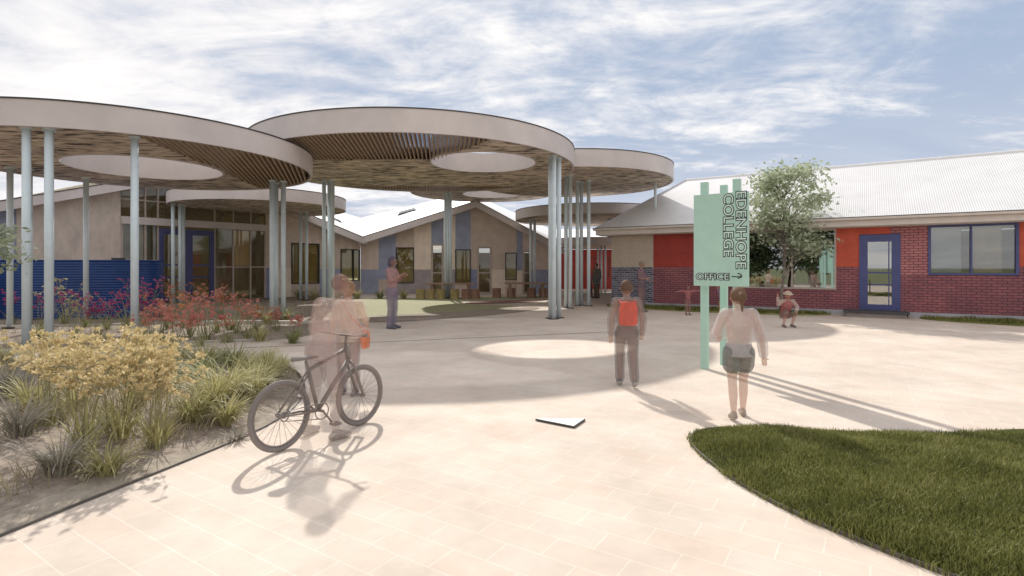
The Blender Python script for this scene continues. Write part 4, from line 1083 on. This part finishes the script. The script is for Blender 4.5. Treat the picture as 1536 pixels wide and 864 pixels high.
def person(label, loc, rz, h, pose, clothes, alpha=.3, vox=.009, skin=(.50,.30,.22), face=True):
    """clothes: dict(part name -> spec); joints as fractions of the height, x right, y forward"""
    root = thing('person', label, 'person', loc, rz, 'people in the courtyard')
    J = dict(pel=(0,0,.50), waist=(0,.005,.59), chest=(0,.0,.72), neck=(0,-.005,.825), head=(0,.012,.925),
             shL=(-.098,-.005,.800), elL=(-.122,-.01,.635), wrL=(-.125,.03,.485), shR=(.098,-.005,.800), elR=(.122,-.01,.635), wrR=(.125,.03,.485),
             hipL=(-.052,0,.505), knL=(-.056,.012,.275), anL=(-.058,-.012,.045), hipR=(.052,0,.505), knR=(.056,.012,.275), anR=(.058,-.012,.045),
             toL=(-.066,.085,.018), toR=(.066,.085,.018))
    J.update(pose); J = {k: Vector(v)*h for k, v in J.items() if k not in ('curl','look','palmL','palmR')}
    ax = (J['shR']-J['shL']).normalized()
    def spine(infl, lo=0, hi=4, sq=1.0):
        st = [(J['pel']+Vector((0,0,-.035*h)), .085,.062), (J['pel'], .092,.068), (J['waist'], .078,.055), (J['chest'], .098,.066), (J['chest']*.35+J['neck']*.65, .078,.052), (J['neck'], .048,.042)]
        R = []
        hx = (J['hipR']-J['hipL']).normalized()
        for i, (c, a, b) in enumerate(st[lo:hi+2]):
            k = min(1, i/3); x = (hx*(1-k)+ax*k).normalized()
            up = (J['neck']-J['pel']).normalized(); y = up.cross(x).normalized()
            R.append((c, x*(a+infl)*h, y*(b+infl)*h))
        return R
    b = MB()
    b.loft(spine(0), 16)
    b.caps(J['neck'], J['neck']*.4+J['head']*.6, .036*h, .033*h)
    # head
    hd = J['head']; up = (J['head']-J['neck']).normalized(); fw = ax.cross(up)*-1
    fw = pose.get('look') and Vector(pose['look']).normalized() or (up.cross(ax)).normalized()
    sx = fw.cross(up).normalized(); up2 = sx.cross(fw).normalized()
    M = Matrix((sx, fw, up2)).transposed()
    def hp(x, y, z): return hd+M@Vector((x*h,y*h,z*h))
    hk = .155/ .133 if h < 1.5 else 1.0
    b.ell(hp(0,-.004,.012), .049*h*hk, .060*h*hk, .058*h*hk, M, 16); b.ell(hp(0,.014,-.022), .037*h*hk, .042*h*hk, .045*h*hk, M, 14)
    if face:
        b.caps(hp(0,.058*hk,.006), hp(0,.068*hk,-.012), .005*h, .0085*h, 8)
        b.ell(hp(0,.052*hk,-.034), .014*h, .006*h, .004*h, M, 8)
        for s in (-1,1): b.ell(hp(s*.050*hk,-.004,-.002), .006*h, .012*h, .018*h, M, 8)
    for s in 'LR':
        sh, el_, wr = J['sh'+s], J['el'+s], J['wr'+s]
        b.caps(J['chest']*.3+J['neck']*.7, sh, .038*h, .031*h); b.caps(sh, el_, .032*h, .025*h); b.caps(el_, wr, .025*h, .016*h)
        # hand: palm, four curled fingers of unequal length, a thumb off the side
        d = (wr-el_).normalized(); side = pose.get('palm'+s); side = Vector(side).normalized() if side else d.cross(Vector((0,1,0))).normalized()
        nrm = side.cross(d).normalized(); side = d.cross(nrm).normalized()*(-1 if s == 'L' else 1)
        curl = pose.get('curl', .35)
        b.loft([(wr, side*.014*h, nrm*.011*h), (wr+d*.025*h, side*.022*h, nrm*.011*h), (wr+d*.052*h, side*.023*h, nrm*.009*h)], 10)
        for k, L in enumerate((.036,.042,.039,.030)):
            p0 = wr+d*.050*h+side*(.0165-.011*k)*h; d1 = (d+side*(.10-.07*k)+nrm*curl*.4).normalized(); d2 = (d+nrm*curl*1.4).normalized()
            b.caps(p0, p0+d1*L*.5*h, .0055*h, .0052*h, 7); b.caps(p0+d1*L*.5*h, p0+d1*L*.5*h+d2*L*.5*h, .0052*h, .0044*h, 7)
        p0 = wr+d*.018*h+side*.016*h; b.caps(p0, p0+(d*.7+side*.7+nrm*.3).normalized()*.03*h, .0065*h, .0055*h, 7)
        b.caps(J['hip'+s], J['kn'+s], .053*h, .034*h, 12); b.caps(J['kn'+s], J['kn'+s]*.6+J['an'+s]*.4+Vector((0,-.008*h,0)), .034*h, .034*h, 12)
        b.caps(J['kn'+s]*.6+J['an'+s]*.4+Vector((0,-.008*h,0)), J['an'+s], .034*h, .020*h, 12)
        he = J['an'+s]-(J['to'+s]-J['an'+s])*.22; he.z = J['an'+s].z-.02*h
        b.caps(J['an'+s], J['to'+s], .022*h, .016*h); b.caps(he, J['to'+s], .02*h, .017*h)
    A = alpha
    def M_(c, al, r=.75): return mat('fabric_%02d_%02d_%02d_%02d' % (*[int(99*v) for v in c], int(al*99)), c, r, .14, 9, alpha=al, bump=.1, spec=.2)
    body = remesh(b, 'body', mat('skin_%02d_%02d_%02d' % (int(skin[0]*99),int(skin[2]*99),int(A*99)), skin, .55, .08, 6, alpha=min(1,A*1.15), spec=.3), root, vox, 3)
    if face:
        for s in (-1,1): MB().ell(hp(s*.019*hk,.0535*hk,.008), .0065*h, .003*h, .0042*h, M, 8).build('eye', M_((.03,.02,.02), min(1,A*2)), body, smooth=True)
    for nm, sp in clothes.items():
        c = MB(); col = sp['c']; al = sp.get('a', 1.9 if kind_(sp) else 1)*A; I = sp.get('i', .012)
        kind = sp['k']
        if kind == 'top':
            R = spine(I, 1 if not sp.get('crop') else 2, 4); 
            R[-1] = (R[-1][0], R[-1][1]*.95, R[-1][2]*.95)
            c.loft(R, 18)
            if sp.get('hem'): q = R[0]; c.loft([(q[0]-Vector((0,0,sp['hem']*h)), q[1]*1.04, q[2]*1.06), q], 18)
            if sp.get('sl', 0):
                for s in 'LR':
                    sh, el_, wr = J['sh'+s], J['el'+s], J['wr'+s]
                    c.caps(J['chest']*.3+J['neck']*.7, sh, (.036+I)*h, (.030+I)*h)
                    if sp['sl'] < 1: c.caps(sh, sh.lerp(el_, sp['sl']), (.033+I)*h, (.030+I*1.2)*h)
                    else: c.caps(sh, el_, (.033+I)*h, (.027+I)*h); c.caps(el_, el_.lerp(wr, .92), (.027+I)*h, (.019+I)*h)
            if sp.get('hood'): c.ell(J['neck']+Vector((0,-.035,-.005))*h, .07*h, .045*h, .04*h)
        elif kind == 'legs':
            c.loft(spine(I, 0, 1)[:2]+[(J['waist']*.8+J['pel']*.2, (J['hipR']-J['hipL']).normalized()*(.082+I)*h, Vector((0,(.058+I)*h,0)))], 18)
            for s in 'LR':
                hi, kn, an = J['hip'+s], J['kn'+s], J['an'+s]; ln = sp['ln']
                if ln <= 1: c.caps(hi, hi.lerp(kn, ln), (.054+I)*h, (.050*(1-ln)+.040*ln+I*1.6)*h, 14)
                else:
                    c.caps(hi, kn, (.054+I)*h, (.036+I)*h, 14); c.caps(kn, kn.lerp(an, min(.97,(ln-1))), (.037+I)*h, (.026+I*1.3)*h, 14)
        elif kind == 'shoes':
            for s in 'LR':
                he = J['an'+s]-(J['to'+s]-J['an'+s])*.25; he.z = J['an'+s].z-.022*h; to = J['to'+s]; c2 = MB()
                c2.caps(he, to, .024*h, .020*h); c2.caps(J['an'+s]-Vector((0,0,.008*h)), to, .026*h, .018*h)
                remesh(c2, 'shoe', M_(col, min(1, al)), root, vox, 4)
        elif kind == 'hair':
            c.ell(hp(0,-.012,.020), .054*h*hk, .060*h*hk, .058*h*hk, M, 16)
            if sp.get('bob'): c.ell(hp(0,-.022,-.02), .056*h*hk, .046*h*hk, .062*h*hk, M, 14)
            if sp.get('tail'): c.caps(hp(0,-.060,.03), hp(0,-.095,.01), .022*h, .020*h); c.caps(hp(0,-.095,.01), hp(0,-.085,-.11), .022*h, .008*h)
        elif kind == 'hat':
            c.ell(hp(0,-.002,.040), .056*h*hk, .062*h*hk, .040*h*hk, M, 16); c.ell(hp(0,0,.026), .088*h*hk, .095*h*hk, .009*h, M, 20)
        elif kind == 'pack':
            u = (J['neck']-J['waist']).normalized(); bk = ax.cross(u).normalized(); bk = -bk if bk.y > 0 else bk
            p = J['chest']+bk*.105*h-u*.01*h
            c.loft([(p-u*.115*h, ax*.075*h, bk*.045*h), (p-u*.09*h, ax*.088*h, bk*.056*h), (p+u*.05*h, ax*.084*h, bk*.052*h), (p+u*.105*h, ax*.06*h, bk*.036*h)], 16)
            for s in (-1,1):
                c.caps(p+ax*s*.06*h+u*.09*h, J['chest']+ax*s*.075*h+u*.1*h, .012*h, .012*h, 8)
        elif kind == 'bag':
            p = J['hipL']+Vector((-.11,.02,.0))*h
            c.loft([(p-Vector((0,0,.09*h)), Vector((.03*h,0,0)), Vector((0,.065*h,0))), (p, Vector((.036*h,0,0)), Vector((0,.075*h,0))), (p+Vector((0,0,.07*h)), Vector((.026*h,0,0)), Vector((0,.06*h,0)))], 12)
            pts = [p+Vector((0,0,.06*h)), J['chest']+Vector((-.06*h,.085*h,-.03*h)), J['neck']+Vector((.05*h,.03*h,.012*h))]
            c.tube(pts, .009*h, 8)
        if not c.v: continue
        remesh(c, nm, M_(col, min(1, al)), root, vox, sp.get('sm', 5))
    return root
def kind_(sp): return sp['k'] in ('hair','shoes','hat')
def stand(px, py): p = gnd(px, py); p.z = .004; return p
# bicycle ridden by the rider
bp = Vector((-2.02,4.77,0)); bd = Vector((.511,.859)); brz = math.atan2(-bd.x, bd.y)
BK = mat('bike_frame_taupe', (.27,.225,.205), .5, .15, 4, alpha=.85); TY = mat('tyre_grey', (.24,.21,.195), .8, .15, alpha=.85); SPK = mat('spoke_metal', (.24,.22,.21), .6, .1, metal=.3)
bike = thing('bicycle', 'taupe bicycle with flat handlebar under the faint rider at the bed edge', 'bicycle', bp, brz)
r_ = .31
def wheel(y):
    t = MB().torus((0,y,r_), r_-.022, .022, (0,1,0), (0,0,1), 56, 10).build('tyre', TY, None, smooth=True)
    w = MB().torus((0,y,r_), r_-.05, .010, (0,1,0), (0,0,1), 56, 8).build('wheel', BK, bike, smooth=True); t.parent = w
    m = MB()
    for k in range(24):
        a = 2*PI*k/24; m.tube([(.022*(1 if k%2 else -1),y,r_),(0,y+(r_-.05)*math.cos(a),r_+(r_-.05)*math.sin(a))], .0016, 5, False)
    m.build('spokes', SPK, w); MB().tube([(-.05,y,r_),(.05,y,r_)], .02, 12).build('hub', BK, w)
wheel(0); wheel(.93)
ra, fa, bb, st_, hd_t, hd_b = (0,0,r_), (0,.93,r_), (0,.40,.27), (0,.29,.66), (0,.735,.84), (0,.775,.70)
m = MB().tube([bb,st_], .017, 10).tube([st_,(0,.738,.80)], .018, 10).tube([bb,hd_b], .022, 10).tube([hd_t,hd_b], .024, 10)
for s in (-1,1): m.tube([(s*.05,0,r_),(s*.03,.36,.275)], .010, 8).tube([(s*.05,0,r_),(s*.018,.285,.64)], .009, 8)
m.build('frame', BK, bike, smooth=True)
m = MB()
for s in (-1,1): m.tube([(s*.045,.93,r_),(s*.045,.80,.63),(0,.785,.68)], .013, 8)
m.build('fork', BK, bike, smooth=True)
MB().tube([st_,(0,.265,.75)], .013, 10).build('seat_post', SPK, bike)
sd_ = MB().loft([((0,.12,.775), Vector((.02,0,0)), Vector((0,0,.012))), ((0,.16,.785), Vector((.07,0,0)), Vector((0,0,.022))), ((0,.24,.78), Vector((.055,0,0)), Vector((0,0,.02))), ((0,.33,.775), Vector((.022,0,0)), Vector((0,0,.016))), ((0,.40,.772), Vector((.012,0,0)), Vector((0,0,.010)))], 14)
sd_.build('saddle', TY, bike, smooth=True)
hb = MB().tube([hd_t,(0,.745,.93)], .014, 8).tube([(-.30,.71,.955),(-.12,.745,.935),(.12,.745,.935),(.30,.71,.955)], .011, 10).build('handlebar', BK, bike, smooth=True)
for s in (-1,1):
    MB().tube([(s*.20,.728,.946),(s*.315,.707,.957)], .017, 10).build('grip', TY, hb)
    MB().tube([(s*.19,.745,.94),(s*.26,.80,.93)], .006, 6).build('brake_lever', SPK, hb)
ck = MB().torus((.055,.40,.27), .075, .006, (0,1,0), (0,0,1), 36, 6).tube([(-.07,.40,.27),(.075,.40,.27)], .015, 8).tube([(.07,.40,.27),(.075,.50,.145)], .011, 8).tube([(-.07,.40,.27),(-.075,.30,.395)], .011, 8).build('crankset', BK, bike)
for s, (y, z) in ((1,(.50,.14)),(-1,(.30,.40))): MB().box(s*.08-.0 if s > 0 else -.17, .17 if s > 0 else -.08, y-.035, y+.035, z-.011, z+.011).build('pedal', TY, ck)
m = MB().tube([(.055,.40,.345),(.055,0,.35)], .005, 5).tube([(.055,.40,.195),(.055,0,.27)], .005, 5); m.torus((.055,0,r_), .04, .006, (0,1,0), (0,0,1), 24, 6).build('chain', SPK, bike)

H1 = 1.58
def fr_(x, y, z): return (x/H1, y/H1, z/H1)
person('faint person in pale pink shirt astride the bicycle holding its handlebar', bp, brz, H1,
    dict(pel=fr_(0,.44,.80), waist=fr_(0,.47,.94), chest=fr_(0,.535,1.12), neck=fr_(0,.60,1.275), head=fr_(0,.68,1.42),
         shL=fr_(-.18,.59,1.24), shR=fr_(.18,.59,1.24), elL=fr_(-.28,.60,1.0), elR=fr_(.28,.60,1.0), wrL=fr_(-.27,.68,.995), wrR=fr_(.27,.68,.995),
         hipL=fr_(-.082,.44,.81), hipR=fr_(.082,.44,.81), knL=fr_(-.15,.50,.45), knR=fr_(.14,.50,.45), anL=fr_(-.19,.43,.075), anR=fr_(.17,.46,.075),
         toL=fr_(-.21,.57,.03), toR=fr_(.19,.60,.03), curl=1.2, look=(0,.97,-.2)),
    dict(shirt=dict(k='top', c=(.72,.55,.51), sl=1, i=.016, hem=.05), shorts=dict(k='legs', c=(.24,.17,.17), ln=.72, i=.012), shoes=dict(k='shoes', c=(.35,.30,.28)), hair=dict(k='hair', c=(.26,.13,.10))), .19, .010, (.46,.34,.29))
person('child in cream tee with orange shoulder bag facing the camera beyond the bicycle', stand(523,592), PI-.1, 1.42,
    dict(wrR=(.15,.04,.50), wrL=(-.17,.03,.50), elL=(-.155,-.01,.645), elR=(.15,-.01,.64)),
    dict(tee=dict(k='top', c=(.80,.70,.58), sl=.8, i=.013, hem=.03), trousers=dict(k='legs', c=(.36,.33,.35), ln=1.95, i=.010), shoes=dict(k='shoes', c=(.30,.28,.28)), hair=dict(k='hair', c=(.30,.18,.09)), bag=dict(k='bag', c=(.75,.20,.06), a=1.6)), .32, .009, (.55,.33,.23))
person('tall woman in pink top and grey jeans with hands raised near lawn', stand(588,493), -PI/2-.25, 1.9,
    dict(elL=(-.12,.05,.66), wrL=(-.06,.15,.72), elR=(.12,.05,.66), wrR=(.05,.16,.74), curl=.8),
    dict(pink_top=dict(k='top', c=(.58,.34,.34), sl=.9, i=.008), jeans=dict(k='legs', c=(.26,.27,.38), ln=1.98, i=.012), shoes=dict(k='shoes', c=(.14,.14,.18)), hair=dict(k='hair', c=(.13,.10,.15), bob=1)), .40, .012, (.42,.24,.18))
person('schoolchild with red backpack and grey hooded jacket walking away on the paving', stand(940,580), -.05, 1.42,
    dict(hipL=(-.05,.0,.505), knL=(-.055,.075,.285), anL=(-.055,.06,.05), toL=(-.06,.155,.022), knR=(.055,-.02,.28), anR=(.055,-.125,.075), toR=(.06,-.05,.02), elL=(-.145,-.03,.64), wrL=(-.15,-.03,.50), elR=(.145,-.02,.64), wrR=(.15,.05,.50)),
    dict(jacket=dict(k='top', c=(.30,.25,.24), sl=1, i=.018, hem=.03, hood=1), trousers=dict(k='legs', c=(.15,.14,.15), ln=1.92, i=.014), shoes=dict(k='shoes', c=(.45,.42,.40)), hair=dict(k='hair', c=(.13,.08,.055)), backpack=dict(k='pack', c=(.72,.13,.09), a=1.7)), .34, .009)
person('girl in white jumper and grey shorts walking away beside the sign posts', stand(1108,628), -.12, 1.38,
    dict(knL=(-.05,-.01,.285), anL=(-.06,-.09,.062), toL=(-.065,-.01,.02), knR=(.055,.075,.285), anR=(.055,.085,.045), toR=(.062,.18,.018), elR=(.165,-.01,.63), wrR=(.19,.02,.48), elL=(-.15,.04,.65), wrL=(-.11,.14,.60)),
    dict(jumper=dict(k='top', c=(.74,.68,.68), sl=1, i=.018, hem=.02), shorts=dict(k='legs', c=(.20,.22,.21), ln=.42, i=.016, a=1.5), shoes=dict(k='shoes', c=(.42,.36,.32), a=1.6), hair=dict(k='hair', c=(.17,.10,.06), tail=1)), .40, .009, (.62,.38,.28))
person('crouching child in sun hat and red vest waving from the lawn edge', stand(1182,491), PI+.1, 1.36,
    dict(pel=(0,-.10,.22), waist=(0,-.085,.31), chest=(0,-.045,.43), neck=(0,-.02,.535), head=(0,.0,.635), shL=(-.112,-.02,.515), shR=(.112,-.02,.515),
         hipL=(-.06,-.10,.22), hipR=(.06,-.10,.22), knL=(-.10,.10,.29), knR=(.10,.10,.29), anL=(-.09,-.01,.05), anR=(.09,-.01,.05), toL=(-.10,.09,.018), toR=(.10,.09,.018),
         elR=(.22,.03,.45), wrR=(.25,.06,.59), elL=(-.17,.04,.40), wrL=(-.10,.12,.33), curl=.1),
    dict(shirt=dict(k='top', c=(.66,.58,.54), sl=1, i=.012), vest=dict(k='top', c=(.45,.09,.10), sl=0, i=.022, a=1.3), shorts=dict(k='legs', c=(.22,.22,.20), ln=.9, i=.012), shoes=dict(k='shoes', c=(.25,.2,.2)), hat=dict(k='hat', c=(.66,.56,.44), a=1.5)), .36, .010, (.55,.28,.20))
person('small child with one bare arm raised behind the mint sign posts', stand(1083,478), PI, 1.02,
    dict(elR=(.15,.03,.93), wrR=(.17,.03,1.08), elL=(-.135,.03,.66), wrL=(-.08,.10,.62), curl=.05),
    dict(tee=dict(k='top', c=(.16,.15,.30), sl=.6, i=.014), trousers=dict(k='legs', c=(.45,.30,.12), ln=1.9, i=.010), shoes=dict(k='shoes', c=(.2,.2,.2)), hair=dict(k='hair', c=(.15,.09,.06))), .36, .010, (.58,.28,.16))
person('faint small child with both arms outstretched before the plum brick wall', stand(1032,473), PI+.2, 1.0,
    dict(elL=(-.25,.02,.83), wrL=(-.38,.03,.82), elR=(.25,.02,.83), wrR=(.38,.03,.80), curl=.1),
    dict(tee=dict(k='top', c=(.50,.15,.18), sl=.8, i=.014), trousers=dict(k='legs', c=(.28,.16,.18), ln=1.9, i=.010), shoes=dict(k='shoes', c=(.2,.15,.15)), hair=dict(k='hair', c=(.2,.1,.08))), .26, .010, (.55,.28,.22))
person('faint tall man in dark shirt before the grey brick corner', stand(962,468), PI+.9, 1.85,
    dict(elL=(-.14,.03,.66), wrL=(-.09,.12,.63), elR=(.14,.03,.66), wrR=(.08,.13,.66)),
    dict(shirt=dict(k='top', c=(.15,.12,.20), sl=.9, i=.012, hem=.03), trousers=dict(k='legs', c=(.18,.15,.18), ln=1.96, i=.012), shoes=dict(k='shoes', c=(.1,.1,.1)), hair=dict(k='hair', c=(.28,.22,.16))), .28, .014, (.50,.26,.19))
person('far person in long grey green coat under the walkway canopy', stand(895,447.5), 2.2, 1.85, dict(),
    dict(coat=dict(k='top', c=(.17,.21,.20), sl=1, i=.016, hem=.12), trousers=dict(k='legs', c=(.16,.13,.11), ln=1.96, i=.012), shoes=dict(k='shoes', c=(.1,.1,.1)), hair=dict(k='hair', c=(.12,.09,.07))), .6, .02, face=False)
person('far person in dark plum clothes left of the one in the coat', stand(884,446.5), -1.9, 1.6, dict(knL=(-.055,.06,.28), anL=(-.055,.06,.05), toL=(-.06,.15,.02)),
    dict(top=dict(k='top', c=(.22,.09,.11), sl=1, i=.014), trousers=dict(k='legs', c=(.14,.11,.11), ln=1.96, i=.012), shoes=dict(k='shoes', c=(.1,.1,.1)), hair=dict(k='hair', c=(.10,.06,.05))), .6, .02, face=False)
